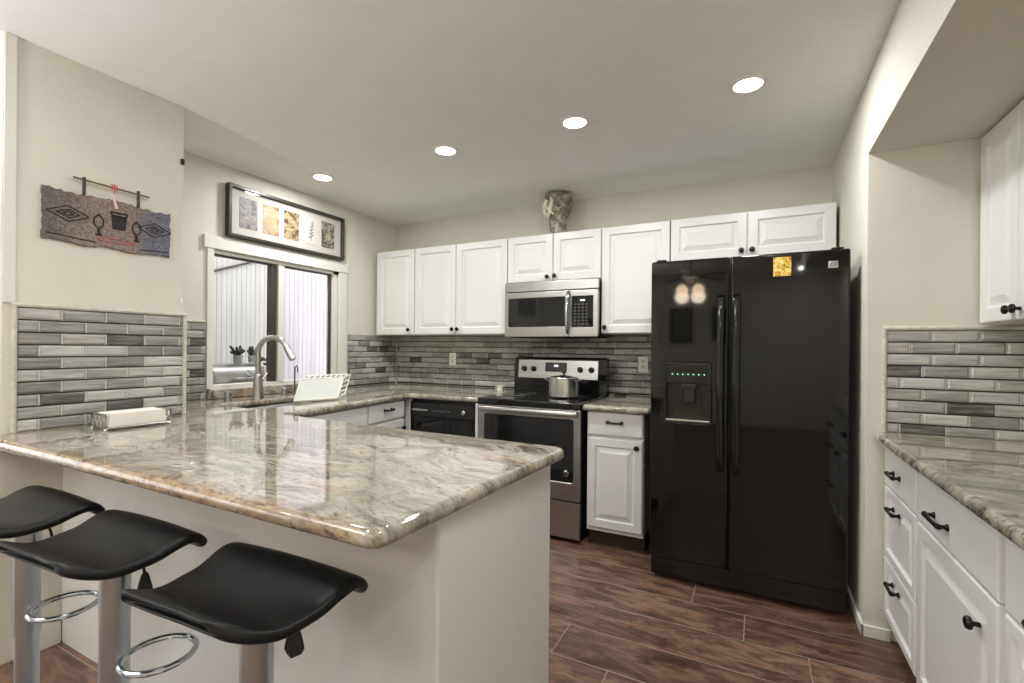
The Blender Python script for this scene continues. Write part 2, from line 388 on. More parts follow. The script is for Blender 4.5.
struct('trim_1', MB().box(XS, XS + .006, .762, .798, .93, ZC - .002, .002).build and MB().box(XS, XS + .006, .762, .798, 1.435, ZC - .002, .002), 'casing', 'narrow pale corner bead down the edge of the wall end', 'trim')
mb = MB()
mb.box(XR, 1.16, YN, 3.893, 0, ZC, .006)
wn = struct('wall_niche', mb, 'wall', 'cream return wall between the fridge alcove and the side counter', 'wall')
struct('wall_right', MB().box(1.145, 1.28, -3.7, YN, 0, ZC, 0), 'wall', 'cream side wall behind the side counter', 'wall')
struct('ceiling_soffit', MB().box(XR, 1.145, -.6, YN, 2.156, ZC, .004), 'wall', 'dropped cream soffit above the side counter', 'soffit')
struct('wall_rear', MB().box(-5.1, 1.3, -3.7, -3.57, 0, ZC, 0), 'wall', 'plain wall at the far end of the dining side behind the viewer', 'wall')
mb = MB().box(-5.1, -4.97, -3.57, -2.9, 0, ZC, 0).box(-5.1, -4.97, .3, .758, 0, ZC, 0).box(-5.1, -4.97, -2.9, .3, 2.15, ZC, 0)  # the gap is added out of view to let sky light in
struct('wall_light_opening', mb, 'wall', 'wall of the dining side with a wide unseen opening added for daylight', 'wall')
struct('baseboard_stub', MB().box(XS, XS + .014, .80, .946, 0, .115, .004), 'casing', 'short white baseboard under the peninsula at the wall end', 'baseboard')
mb = MB().box(XR - .012, XR, YN - .012, 3.2, 0, .05, .003).box(XR - .012, .535, YN - .012, YN, 0, .05, .003)
struct('baseboard_niche', mb, 'casing', 'low white baseboard round the return wall beside the fridge', 'baseboard')

# ---- tile backsplashes: children of the walls they are set on
def tiles(name, w, h, parent, mx, offs, tw=.1545, th=.0505, trim=()):
    """running-bond strip tile laid from the top down, facing -Y in its own frame"""
    mb = MB(); mb.mi = 1; mb.box(0, w, -.004, .0, 0, h, 0); mb.mi = 0
    lay = mb.bm.faces.layers.float_color.new('shade')
    for f in mb.bm.faces: f[lay] = (.5, .5, .5, 1)
    n = math.ceil(h / th); rnd = random.Random(len(name) + int(w * 100))
    for k in range(n):
        z1 = h - k * th - .0030; z0 = max(.001, h - (k + 1) * th + .0030)
        if z1 - z0 < .008: continue
        x = -tw + offs[k % len(offs)] * tw
        while x < w:
            a, b = max(x, 0) + (.001 if x < 0 else .0038), min(x + tw, w) - (.001 if x + tw > w else .0038)
            if b - a > .012:
                d = rnd.random(); d = d * d if rnd.random() < .16 else .34 + .46 * d
                B = .0075
                if x > .004:
                    mb.mi = 2; mb.box(x - .0030, x + .0030, -.0095, -.004, z0, z1, .001, 1); mb.mi = 0
                before = set(mb.bm.faces)
                mb.loft([[(a, -.004, z0), (b, -.004, z0), (b, -.004, z1), (a, -.004, z1)], [(a, -.0075, z0), (b, -.0075, z0), (b, -.0075, z1), (a, -.0075, z1)],
                         [(a + B * .8, -.0115, z0 + B), (b - B * .8, -.0115, z0 + B), (b - B * .8, -.0115, z1 - B), (a + B * .8, -.0115, z1 - B)]])
                for f in mb.bm.faces:
                    if f not in before: f[lay] = (d, d, d, 1)
            x += tw
    o = mb.build(name, ['tile', 'grout', 'joint'], parent, sharp=20); o.matrix_local = mx; o['kind'] = 'structure'
    for kind, a, b in trim:      # pencil edging along the top ('t'), or up one side
        e = MB()
        if kind == 't': e.tube([(a, -.008, h + .009), (b, -.008, h + .009)], .0095, 8)
        else: e.tube([(a, -.008, 0), (a, -.008, b)], .0095, 8)
        p = e.build('stone_edging', 'stone_trim', parent); p.matrix_local = mx; p['kind'] = 'structure'
    return o
def at(x, y, z, rz): return Matrix.Translation((x, y, z)) @ Matrix.Rotation(rz, 4, 'Z')
tiles('tile_backsplash', XR - .002 - (XW + .012), .463, wb, at(XW + .012, YW, .917, 0), [.02, .5, .3, .78])
tiles('tile_backsplash', 1.427 - .803, .503, ws, at(XS, .803, .917, R(90)), [.90, .43], trim=(('t', -.018, .634), ('s', -.009, .512), ('s', .629, .512)))
tiles('tile_backsplash', .44, .503, wl, at(XW, 1.44, .917, R(90)), [.2, .7], trim=(('t', 0, .44),))
tiles('tile_backsplash', YW - 3.10 - .012, .463, wl, at(XW, 3.098, .917, R(90)), [.3, .85, .55], trim=(('s', -.004, .463),))
tiles('tile_backsplash', 1.145 - .514, .447, wn, at(.514, YN, .917, 0), [.98, .5, .98, .78, .3, .78, .3, .78, .3], trim=(('t', -.014, .62), ('s', -.009, .455)))

# ---- window over the sink
wdw = bpy.data.objects.new('window_1', None); COL.objects.link(wdw); wdw.location = (XW, 1.9, .975)
wdw['kind'] = 'structure'; wdw['label'] = 'two pane sliding window with white casing above the sink'; wdw['category'] = 'window'
def wpart(name, mb, mat, par=wdw): 
    o = mb.build(name, mat); o.parent = par; o.matrix_parent_inverse = Matrix.Translation((-XW, -1.9, -.975)); o['kind'] = 'structure'; return o
mb = MB().box(XW, XW + .022, 1.862, 3.1, 1.918, 2.003, .004)
wpart('head_casing', mb, 'casing')
wpart('side_casing', MB().box(XW, XW + .016, 1.886, 1.928, .985, 1.918, .003), 'casing')
wpart('side_casing', MB().box(XW, XW + .016, 3.0, 3.088, .985, 1.918, .003), 'casing')
fx0, fx1 = XW - .09, XW - .012
mb = MB().box(fx0, fx1, WY0, WY0 + .03, WZ0, WZ1, .003).box(fx0, fx1, 2.955, WY1, WZ0, WZ1, .003).box(fx0, fx1, WY0, WY1, WZ0, WZ0 + .03, .003).box(fx0, fx1, WY0, WY1, 1.893, WZ1, .003)
wpart('frame', mb, 'casing')
wpart('mullion', MB().box(fx0 + .01, XW - .005, 2.425, 2.475, 1.006, 1.892, .004), 'casing')
wpart('sash_stile', MB().box(fx0 + .02, fx1 - .012, 2.375, 2.424, 1.006, 1.892, .003), 'bronze')
mb = MB().box(fx0 + .03, fx1 - .02, 1.931, 2.374, 1.880, 1.892, .001).box(fx0 + .03, fx1 - .02, 2.476, 2.954, 1.882, 1.892, .001).box(fx0 + .03, fx1 - .02, 2.943, 2.954, 1.006, 1.882, .001)
wpart('gasket', mb, 'bronze')
wpart('pane', MB().box(XW - .064, XW - .060, 1.931, 2.374, 1.007, 1.879, 0), 'glass')
wpart('pane', MB().box(XW - .050, XW - .046, 2.477, 2.942, 1.007, 1.881, 0), 'glass')

# ---------------------------------------------------------------- countertops
def counter(name, pts, rs, label, holes=()):
    return tag(MB().plate(rcorner(pts, rs), .875, .915, .017, holes).build(name, 'granite', sharp=50), label, 'countertop')
sinkhole = list(reversed(rcorner([(-2.93, 1.80), (-2.50, 1.75), (-2.57, 2.41), (-2.93, 2.41)], [.05] * 4)))
G = .003
counter('countertop', [(-2.73, .712), (-.640, .694), (-.603, 1.640), (-1.42, 1.655), (-2.245, 1.705), (-2.385, 2.945), (-1.786, 2.958), (-1.786, YW - .02), (XW + .02, YW - .02), (XW + .02, 1.43), (XS + .018, 1.43), (XS + .018, .752), (-2.73, .752)],
        [.02, .045, .06, 0, .05, .03, .01, 0, 0, 0, 0, .005, .005], 'long granite worktop with rounded edge running from the stools round the sink to the range', [sinkhole])
counter('countertop', [(-.992, 2.952), (-.562, 2.952), (-.562, YW - .02), (-.992, YW - .02)], [.012, .03, 0, 0], 'short granite worktop between the range and the black fridge')
counter('countertop', [(.468, .98), (1.128, .98), (1.128, YN - .02), (.468, YN - .02)], [.02, 0, 0, .02], 'granite worktop on the white drawers beside the fridge wall')
tag(MB().box(XW + .003, XW + .030, 1.888, 3.086, .918, .976, .004).build('window_ledge', 'granite'), 'low granite upstand along the wall under the window', 'upstand')

# ---------------------------------------------------------------- cabinets
def knob(par, x, z, y=0):
    mb = MB().lathe([(.006, 0), (.006, .012), (.009, .015), (.0155, .018), (.017, .023), (.0145, .029), (.006, .032)], n=18, mx=Matrix.Translation((x, y, z)) @ Matrix.Rotation(R(90), 4, 'X'))
    o = mb.build('knob', 'black_knob', par); o['label'] = 'round black knob'; return o
def pull(par, x, z, w=.10, y=0):
    h = w / 2; mb = MB()
    for sg in (-1, 1):
        mb.lathe([(.011, 0), (.011, .003), (.006, .008), (.0055, .026)], n=12, mx=Matrix.Translation((x + sg * h, y, z)) @ Matrix.Rotation(R(90), 4, 'X'))
    pts = [(x - h * 1.14, y - .023, z), (x - h, y - .024, z), (x - h * .6, y - .025, z - .001), (x, y - .026, z - .002), (x + h * .6, y - .025, z - .001), (x + h, y - .024, z), (x + h * 1.14, y - .023, z)]
    mb.tube(pts, .006, 8, radii=[.0080, .0095, .0068, .0062, .0068, .0095, .0080])
    o = mb.build('handle', 'black_knob', par); o['label'] = 'black bar handle'; return o
def wall_cab(x0, x1, z0, z1, splits, knobs, label, loc=None, rz=0, depth=None, group=None):
    """upper cabinet facing -Y in its own frame; splits: door edges, knobs: (x, z) in the same measure"""
    w, h = x1 - x0, z1 - z0; depth = depth or (YW - YU - .003)
    t = thing('wall_cabinet', label, 'cabinet', loc or (x0, YU, z0), rz, group)
    MB().box(.001, w - .001, .021, depth, 0, h, .002).build('body', 'white', t)
    e = [s - x0 for s in splits]
    for i, (a, b) in enumerate(zip(e, e[1:])):
        d = MB().panel(a + .003, b - .003, .004, h - .003).build('door', 'white', t, sharp=12)
        for kx, kz in knobs:
            if a < kx - x0 < b: knob(d, kx - x0, kz - z0)
    return t
GU = 'white upper cabinets along the back wall'
wall_cab(XW + .045, -2.722, 1.383, 2.158, (XW + .07, -2.722), ((-2.775, 1.43),), 'single door white upper cabinet in the corner beside the window', group=GU)
wall_cab(-2.720, -1.786, 1.383, 2.158, (-2.720, -2.280, -1.786), ((-2.305, 1.43), (-2.252, 1.43)), 'white upper cabinet with two tall doors above the dishwasher', group=GU)
wall_cab(-1.784, -1.012, 1.788, 2.160, (-1.784, -1.392, -1.012), ((-1.432, 1.825), (-1.372, 1.829)), 'short two door white upper cabinet directly above the microwave', group=GU)
wall_cab(-1.010, -.529, 1.383, 2.160, (-1.010, -.529), ((-.978, 1.43),), 'tall single door white upper cabinet between microwave and fridge', group=GU)
wall_cab(-.527, .424, 1.868, 2.163, (-.527, -.053, .424), ((-.088, 1.912), (-.026, 1.913)), 'wide low white upper cabinet with two doors over the fridge', group=GU)
wall_cab(0, .64, 1.385, 2.150, (.002, .325, .64), ((.297, 1.425), (.352, 1.425)), 'white upper cabinet hanging under the soffit above the side counter', loc=(.813, YN - .012, 1.385), rz=R(-90), depth=.328)

def base_cab(name, w, fronts, label, loc, rz, depth=.6, h=.872, group=None):
    """fronts: (kind, x0, x1, z0, z1, handle) with handle (k|p, x, z)"""
    t = thing(name, label, 'cabinet', loc, rz, group)
    bd = MB()
    if name == 'sink_cabinet': bd.box(.001, .019, .021, depth, .10, h, .001).box(w - .019, w - .001, .021, depth, .10, h, .001).box(.019, w - .019, .021, depth, .10, .118, 0).box(.019, w - .019, .021, .039, .118, h, 0).box(.019, w - .019, depth - .012, depth, .118, h, 0)
    else: bd.box(.001, w - .001, .021, depth, .10, h, .002)
    bd.build('body', 'white', t)
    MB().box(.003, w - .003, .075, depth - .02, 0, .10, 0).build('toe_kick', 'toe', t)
    for kind, a, b, c, d, hd in fronts:
        f = MB().panel(a, b, c, d, fr=.05 if kind == 'door' else .034, flat=kind == 'slab').build('door' if kind == 'door' else 'drawer', 'white', t, sharp=12)
        if hd and hd[0] == 'k': knob(f, hd[1], hd[2])
        elif hd: pull(f, hd[1], hd[2], hd[3] if len(hd) > 3 else .1)
    return t
base_cab('base_cabinet', .365, [('slab', .008, .360, .722, .868, ('p', .187, .808, .088)), ('door', .008, .360, .128, .703, ('k', .327, .662))], 'narrow white base cabinet between the range and the fridge, one drawer over a door', (-.976, 2.983, 0), 0, .74)
# side run facing the fridge aisle
GR = 'white base cabinets under the side counter'
base_cab('base_cabinet', .462, [('slab', .004, .459, .697, .853, ('p', .21, .773, .09)), ('drawer', .004, .459, .388, .690, ('p', .21, .626, .09)), ('drawer', .004, .459, .125, .381, ('p', .21, .318, .09))], 'white three drawer base cabinet at the fridge end of the side counter', (.506, 2.612, 0), R(-90), .62, group=GR)
base_cab('base_cabinet', .655, [('slab', .018, .640, .690, .853, ('p', .256, .756, .12)), ('door', .018, .640, .115, .682, ('k', .545, .588))], 'white base cabinet with one drawer above a single knobbed door', (.506, 2.148, 0), R(-90), .62, group=GR)
base_cab('base_cabinet', .46, [('slab', .012, .440, .690, .853, ('p', .25, .735, .13)), ('drawer', .012, .440, .405, .682, ('p', .25, .585, .13)), ('drawer', .012, .440, .115, .397, ('p', .25, .30, .13))], 'white drawer base cabinet cut off by the edge of the view', (.506, 1.487, 0), R(-90), .62, group=GR)
# sink run
A0, A1 = Vector((-2.275, 1.735)), Vector((-2.412, 2.93))
RZ = math.atan2(A1.y - A0.y, A1.x - A0.x); DIR = (A1 - A0).normalized()
base_cab('sink_cabinet', .742, [('slab', .0, .735, .735, .866, None), ('door', .006, .362, .128, .722, ('k', .33, .66)), ('door', .368, .735, .128, .722, ('k', .40, .66))], 'white sink base cabinet with a blank front under the dish rack', (A0.x, A0.y, 0), RZ, .58)
p = A0 + DIR * .744
base_cab('base_cabinet', .445, [('slab', .004, .438, .738, .866, ('p', .222, .815, .085)), ('door', .004, .438, .128, .722, ('k', .40, .66))], 'white base cabinet in the inner corner beside the dishwasher, one drawer', (p.x, p.y, 0), RZ, .58)
tag(MB().box(-2.455, -2.400, 2.966, 2.99, .10, .872, .003).build('filler_panel', 'white'), 'narrow white filler strip on the sink side of the dishwasher', 'filler panel')
tag(MB().box(-1.806, -1.784, 2.964, 2.99, .10, .872, .003).build('filler_panel', 'white'), 'narrow white filler strip between dishwasher and range', 'filler panel')
# peninsula base
t = thing('peninsula', 'white peninsula base carrying the granite bar in front of the stools', 'peninsula', (-1.5, 1.2, 0))
def lp(mb, name, mat, par, off): o = mb.build(name, mat, par); o.matrix_parent_inverse = Matrix.Translation((-off[0], -off[1], -off[2])); return o
lp(MB().box(XS + .002, -.672, .95, 1.02, 0, .873, .002), 'knee_wall', 'white', t, t.location)
lp(MB().box(-.671, -.655, .922, 1.598, 0, .873, .004), 'end_panel', 'white', t, t.location)
lp(MB().box(-2.20, -.672, 1.022, 1.58, .10, .873, .002), 'body', 'white', t, t.location)
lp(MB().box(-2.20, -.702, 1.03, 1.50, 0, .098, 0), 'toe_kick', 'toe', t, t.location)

# ---------------------------------------------------------------- fridge
t = thing('refrigerator', 'black side-by-side refrigerator standing between counter and return wall', 'refrigerator', (-.061, YF, 0))
def fp(mb, name, mat, par=t): return mb.build(name, mat, par)
FX0, FX1, FS = -.461, .456, .326      # local: left edge, right edge, split between the doors
fp(MB().box(FX0 + .004, FX1 - .004, .075, .93, .03, 1.735, .006), 'body', 'soft_black')
fp(MB().box(FX0 + .006, FX1 - .006, .028, .075, .022, .118, .006), 'base_grille', 'gloss_black')
DZ0, DZ1 = .128, 1.758
dx0, dx1, dz0, dz1 = FX0 + .080, FX0 + .310, .882, 1.198
mb = MB(); mb.plate(rrect(FX0, -.066, DZ0, DZ1, .012), -.062, .0, .010, [list(reversed(rrect(dx0, dx1, dz0, dz1, .012)))], FACE)
fd = fp(mb, 'freezer_door', 'gloss_black')
mb = MB(); mb.plate(rrect(-.058, FX1, DZ0, DZ1, .012), -.062, .0, .010, (), FACE)
rd = fp(mb, 'fridge_door', 'gloss_black')
def fhandle(x, par):
    mb = MB()
    pts = [(x, -.002, .640), (x, -.030, .655), (x, -.046, .70), (x, -.052, .85), (x, -.052, 1.35), (x, -.046, 1.50), (x, -.030, 1.545), (x, -.002, 1.56)]
    n = 12; rings = []
    for i, p in enumerate(pts):
        w, d = .017, .011
        rings.append([(p[0] + w * math.cos(2 * math.pi * k / n), p[1] + d * math.sin(2 * math.pi * k / n), p[2]) for k in range(n)])
    mb.loft(rings); fp(mb, 'handle', 'gloss_black', par)
fhandle(-.102, fd); fhandle(-.028, rd)
# dispenser: bezel, control strip with leds, recess, paddle, tray
dp = MB(); dp.plate(rrect(dx0 - .004, dx1 + .004, dz0 - .004, dz1 + .004, .014), 0, .004, .003, [list(reversed(rrect(dx0 + .004, dx1 - .004, dz0 + .004, dz1 - .004, .01)))], FACE)
dp.box(dx0 - .002, dx1 + .002, .052, .06, dz0 - .002, dz1 + .002, 0)
dp.box(dx0 - .002, dx0 + .002, .0, .055, dz0, dz1, 0).box(dx1 - .002, dx1 + .002, .0, .055, dz0, dz1, 0)
disp = fp(dp, 'ice_dispenser', 'soft_black', fd)
fp(MB().box(dx0 + .004, dx1 - .004, .002, .05, 1.090, dz1 - .004, .004), 'control_strip', 'gloss_black', disp)
for i in range(7):
    fp(MB().box(dx0 + .034 + i * .027, dx0 + .040 + i * .027, .0005, .003, 1.137, 1.142, 0), 'indicator_light', 'green_led', disp)
fp(MB().box(dx0 + .003, dx1 - .003, -.004, .05, dz0 + .002, dz0 + .014, .003), 'drip_tray', 'nickel', disp)
mb = MB(); mb.loft([[(dx0 + .038, .048, dz0 + .03), (dx1 - .038, .048, dz0 + .03), (dx1 - .038, .052, dz0 + .03), (dx0 + .038, .052, dz0 + .03)], [(dx0 + .055, .030, 1.06), (dx1 - .055, .030, 1.06), (dx1 - .055, .05, 1.06), (dx0 + .055, .05, 1.06)]])
fp(mb, 'splash_panel', plain('dispenser_bronze', hx(62, 57, 52), .3, metal=.5), disp)
fp(MB().box(dx0 + .095, dx1 - .08, .008, .028, .985, 1.075, .006).box(dx0 + .085, dx1 - .07, .004, .03, 1.06, 1.088, .006), 'paddle', 'soft_black', disp)
# badge (silver plate with dark strokes), hinge caps
bx = .366
bd = fp(MB().box(bx, bx + .040, -.003, .002, 1.668, 1.702, .002), 'badge', 'nickel', rd)
mb = MB()
for k in range(3):
    mb.tube([(bx + .006 + k * .010, -.0035, 1.676), (bx + .013 + k * .010, -.0035, 1.682), (bx + .010 + k * .010, -.0035, 1.688), (bx + .016 + k * .010, -.0035, 1.695)], .0018, 5)
fp(mb, 'emblem', 'matte_black', bd)
for x in (FX0 + .05, FX1 - .05): fp(MB().box(x - .025, x + .025, .015, .11, 1.760, 1.769, .004), 'hinge_cap', 'soft_black')
# sticker
t2 = MB().box(.074, .152, YF - .004, YF - .0006, 1.642, 1.736, .001)
m_st = print_mat('yellow_print', [(.36, hx(50, 36, 12)), (.44, hx(176, 132, 20)), (.53, hx(226, 190, 60)), (.60, hx(240, 228, 180)), (.66, hx(120, 80, 16))], 34, 3.3)
tag(t2.build('fridge_magnet', m_st), 'square yellow patterned magnet high on the fridge door', 'magnet')

# ---------------------------------------------------------------- microwave
t = thing('microwave', 'stainless over-the-range microwave under the short upper cabinet', 'microwave', (-1.391, 3.345, 1.362))
x0, x1 = -.384, .377
MB().box(x0 + .003, x1 - .003, .036, .41, .008, .416, .003).build('body', 'soft_black', t)
MB().box(x0, x1, .0, .04, .350, .420, .004).build('vent_strip', 'steel', t)
MB().box(x0 + .03, x1 - .03, .03, .36, -.004, .007, .002).build('underside', 'matte_black', t)
mb = MB(); px = .154
mb.plate(rrect(x0, px - .002, .0, .345, .006), -.035, .0, .004, [list(reversed(rrect(x0 + .032, px - .008, .076, .298, .012)))], FACE)
dr = mb.build('door', 'steel', t)
MB().box(x0 + .028, px - .005, .006, .03, .072, .302, .003).build('window', 'dark_glass', dr)
mb = MB(); n = 12; rings = []
for i in range(13):
    u = i / 12; z = .018 + u * .318; y = -.008 - .034 * math.sin(math.pi * u) ** .5
    rings.append([(px - .004 + .013 * math.cos(2 * math.pi * k / n), y + .008 * math.sin(2 * math.pi * k / n), z) for k in range(n)])
mb.loft(rings).build('handle', 'chrome', dr)
cpn = MB(); cpn.plate(rrect(px, x1, .0, .345, .006), -.035, .0, .004, [list(reversed(rrect(px + .022, x1 - .038, .070, .298, .004)))], FACE)
cp = cpn.build('control_surround', 'steel', t)
kp = MB().box(px + .018, x1 - .034, .002, .03, .066, .302, .002).build('control_panel', 'gloss_black', cp)
MB().box(px + .088, px + .122, .0005, .0025, .262, .272, 0).build('display', 'white_led', kp)
for r in range(7):
    for c in range(4):
        MB().box(px + .040 + c * .030, px + .054 + c * .030, .0002, .0025, .090 + r * .024, .098 + r * .024, .001).build('button', plain('button_grey', hx(92, 92, 90), .5) if (r, c) == (0, 0) else bpy.data.materials['button_grey'], kp)

# ---------------------------------------------------------------- range
t = thing('range', 'stainless electric range with black glass cooktop and oven window', 'range', (-1.388, 2.953, 0))
x0, x1 = -.388, .382
MB().box(x0 + .004, x1 - .002, .045, .60, .02, .874, .003).build('body', 'soft_black', t)
ct = MB(); ct.plate(rrect(x0 - .002, x1 + .004, -.012, .60, .012), .876, .918, .009); ct = ct.build('cooktop', 'dark_glass', t)
for bx_, by_, br_ in ((-.20, .17, .095), (.17, .17, .075), (-.20, .44, .075), (.17, .44, .095)):
    MB().tube([(bx_ + br_ * math.cos(a * math.pi / 16), by_ + br_ * math.sin(a * math.pi / 16), .9183) for a in range(32)], .0012, 4, closed=True).build('burner_ring', 'nickel', ct)
mb = MB(); mb.plate(rrect(x0, x1, .276, .872, .008), -.04, .0, .006, [list(reversed(rrect(x0 + .05, x1 - .048, .395, .806, .016)))], FACE)
dr = mb.build('oven_door', 'steel', t)
MB().box(x0 + .045, x1 - .043, .006, .034, .39, .812, .002).build('oven_window', 'dark_glass', dr)
mb = MB(); rings = []
for i, (x, y) in enumerate([(x0 + .012, -.002), (x0 + .018, -.026), (x0 + .04, -.040), (x0 + .15, -.043), (0, -.044), (x1 - .15, -.043), (x1 - .04, -.040), (x1 - .018, -.026), (x1 - .012, -.002)]):
    rings.append([(x, y + .008 * math.cos(a), .846 + .018 * math.sin(a)) for a in [k * math.pi / 6 for k in range(12)]])
mb.loft(rings).build('oven_handle', 'steel', dr)
bg = MB().lathe([(.020, 0), (.020, .004), (.018, .006), (.016, .006), (.0155, .0045)], n=24, mx=Matrix.Translation((x1 - .098, .0062, .452)) @ Matrix.Rotation(R(90), 4, 'X')).build('round_badge', 'chrome', dr)
mb = MB()
mb.tube([(x1 - .098 + .009 * math.cos(a * .5), .0008, .452 + .009 * math.sin(a * .5)) for a in range(11)], .0016, 5)
mb.tube([(x1 - .106, .0008, .447), (x1 - .100, .0008, .455), (x1 - .096, .0008, .449), (x1 - .090, .0008, .457)], .0016, 5)
mb.build('emblem', 'matte_black', bg)
MB().box(x0, x1, .0, .04, .030, .268, .006).build('drawer', 'steel', t)
# backguard
y0 = .587
mb = MB(); mb.loft([[(x0 - .004, y0 - .005, .905), (x1 + .004, y0 - .005, .905), (x1 + .004, .665, .905), (x0 - .004, .665, .905)],
         [(x0 - .004, y0 - .005, 1.03), (x1 + .004, y0 - .005, 1.03), (x1 + .004, .665, 1.03), (x0 - .004, .665, 1.03)],
         [(x0 - .004, y0 + .012, 1.190), (x1 + .004, y0 + .012, 1.190), (x1 + .004, .66, 1.190), (x0 - .004, .66, 1.190)],
         [(x0 + .004, y0 + .030, 1.203), (x1 - .004, y0 + .030, 1.203), (x1 - .004, .655, 1.203), (x0 + .004, .655, 1.203)]])
bgd = mb.build('backguard', 'gloss_black', t)
SL = Matrix.Translation((0, y0 - .005, 1.03)) @ Matrix.Rotation(R(-6.1), 4, 'X')
cs = MB().box(x0 + .034, x1 - .062, -.006, .006, .004, .150, .003, mx=SL).build('control_face', 'steel', bgd)
MB().box(-.115, .067, -.009, -.004, .058, .132, .002, mx=SL).build('clock_panel', 'soft_black', cs)
MB().box(-.040, -.005, -.0096, -.008, .098, .114, .001, mx=SL).build('clock_display', 'white_led', cs)
for kx in (-.300, -.215, .178, .268):
    MB().lathe([(.023, 0), (.023, .004), (.019, .008), (.017, .026), (.012, .029)], n=18, mx=SL @ Matrix.Translation((kx, -.006, .078)) @ Matrix.Rotation(R(90), 4, 'X')).box(kx - .004, kx + .004, -.044, -.030, .060, .098, .002, mx=SL).build('knob', 'black_knob', cs)

# ---------------------------------------------------------------- dishwasher
t = thing('dishwasher', 'black built-in dishwasher under the back counter', 'dishwasher', (-2.103, 2.966, 0))
MB().box(-.290, .290, .03, .56, .10, .868, .002).build('tub', 'soft_black', t)
MB().box(-.292, .292, .0, .03, .12, .742, .004).build('door', 'gloss_black', t)
cp = MB().box(-.292, .292, -.006, .03, .746, .850, .006).build('control_panel', 'soft_black', t)
MB().box(-.27, -.12, -.014, -.004, .786, .803, .004).build('latch_handle', 'nickel', cp)
for i in range(5): MB().box(-.08 + i * .035, -.060 + i * .035, -.0085, -.004, .786, .796, .002).build('button', bpy.data.materials['button_grey'], cp)
MB().lathe([(.017, 0), (.017, .010), (.013, .014)], n=16, mx=Matrix.Translation((.20, -.006, .793)) @ Matrix.Rotation(R(90), 4, 'X')).build('dial', 'nickel', cp)
MB().box(-.285, .285, .05, .07, .01, .10, .002).build('kick_plate', 'matte_black', t)

# ---------------------------------------------------------------- bar stools
def seat_mesh():
    prof = [(-.163, .010), (-.159, .020), (-.148, .019), (-.130, .007), (-.105, -.005), (-.075, -.010), (-.040, -.004), (-.008, .010), (.022, .024), (.048, .033), (.070, .036), (.092, .030), (.110, .016), (.122, -.004)]
    bm = bmesh.new(); nu = 13; rows = []
    n = len(prof)
    for k, (y, z) in enumerate(prof):
        u = k / (n - 1)
        wl_ = .172 + .040 * min(1, u / .7) - .018 * max(0, (.2 - u) / .2) ** 2 - .012 * max(0, (u - .85) / .15) ** 2
        wr_ = .158 + .062 * min(1, u / .7) - .105 * max(0, (.42 - u) / .42) ** 1.6 - .008 * max(0, (u - .85) / .15) ** 2
        row = []
        for i in range(nu):
            s = -1 + 2 * i / (nu - 1)
            yy = y * (1 + .10 * max(0, -s)) if u < .5 else y
            row.append(bm.verts.new(((wl_ if s < 0 else wr_) * s, yy, z + .006 * s * s * (1 if u < .5 else -1.2) + (.006 * s * max(0, 1 - u / .3) * -1))))
        rows.append(row)
    for a, b in zip(rows, rows[1:]):
        for i in range(nu - 1):
            f = bm.faces.new((a[i], a[i + 1], b[i + 1], b[i])); f.smooth = True
    me = bpy.data.meshes.new('seat'); bm.to_mesh(me); bm.free(); me.materials.append(M['leather'])
    return me
def make_stool(label, loc, rz):
    t = thing('bar_stool', label, 'bar stool', loc, rz, 'saddle seat bar stools at the peninsula')
    o = bpy.data.objects.new('seat', seat_mesh()); COL.objects.link(o); o.parent = t; o.location = (0, 0, .757)
    sm = o.modifiers.new('thick', 'SOLIDIFY'); sm.thickness = .028; sm.offset = -1
    ss = o.modifiers.new('round', 'SUBSURF'); ss.levels = 2; ss.render_levels = 2
    MB().box(-.09, .09, -.07, .06, -.012, -.002, .003, mx=Matrix.Translation((0, 0, .727))).build('mounting_plate', 'matte_black', t)
    MB().lathe([(.033, .37), (.0335, .38), (.0335, .705), (.030, .712)], n=28).build('column', 'column_steel', t)
    MB().lathe([(.029, .028), (.029, .372)], n=28).build('lower_tube', 'column_steel', t)
    # footrest: a hoop fixed to the column
    ra = R(30); hc = (.112 * math.cos(ra), .112 * math.sin(ra))
    MB().tube([(hc[0] + .082 * math.cos(a), hc[1] + .082 * math.sin(a), .452) for a in [2 * math.pi * i / 32 for i in range(32)]], .0080, 10, closed=True).tube([(0, 0, .452), (hc[0] * .28, hc[1] * .28, .452)], .011, 8).build('footrest', 'chrome', t)
    lv = MB().tube([(.02, .01, .718), (.062, .025, .712), (.072, .029, .690), (.077, .031, .668)], .0035, 8).build('lever', 'matte_black', t)
    MB().loft([[(.078 + dx * a, .031 + dy * a, z) for dx, dy in ((-.9, -.5), (.4, -.9), (.9, .5), (-.4, .9))] for z, a in ((.674, .006), (.668, .010), (.640, .018), (.622, .021), (.610, .015))]).build('lever_paddle', 'matte_black', lv)
    MB().lathe([(.19, 0), (.192, .004), (.185, .009), (.12, .018), (.05, .028), (.034, .040), (.029, .050)], n=40).build('base', 'chrome', t)
    return t
s3 = make_stool('black saddle seat bar stool nearest the end panel of the peninsula', (-.955, .672, 0), R(1))
dup(s3, (-1.500, .650, 0), 'black saddle seat bar stool in the middle of the row of three', rz=R(1))
dup(s3, (-2.02, .645, 0), 'black saddle seat bar stool nearest the tiled wall end', rz=R(0))

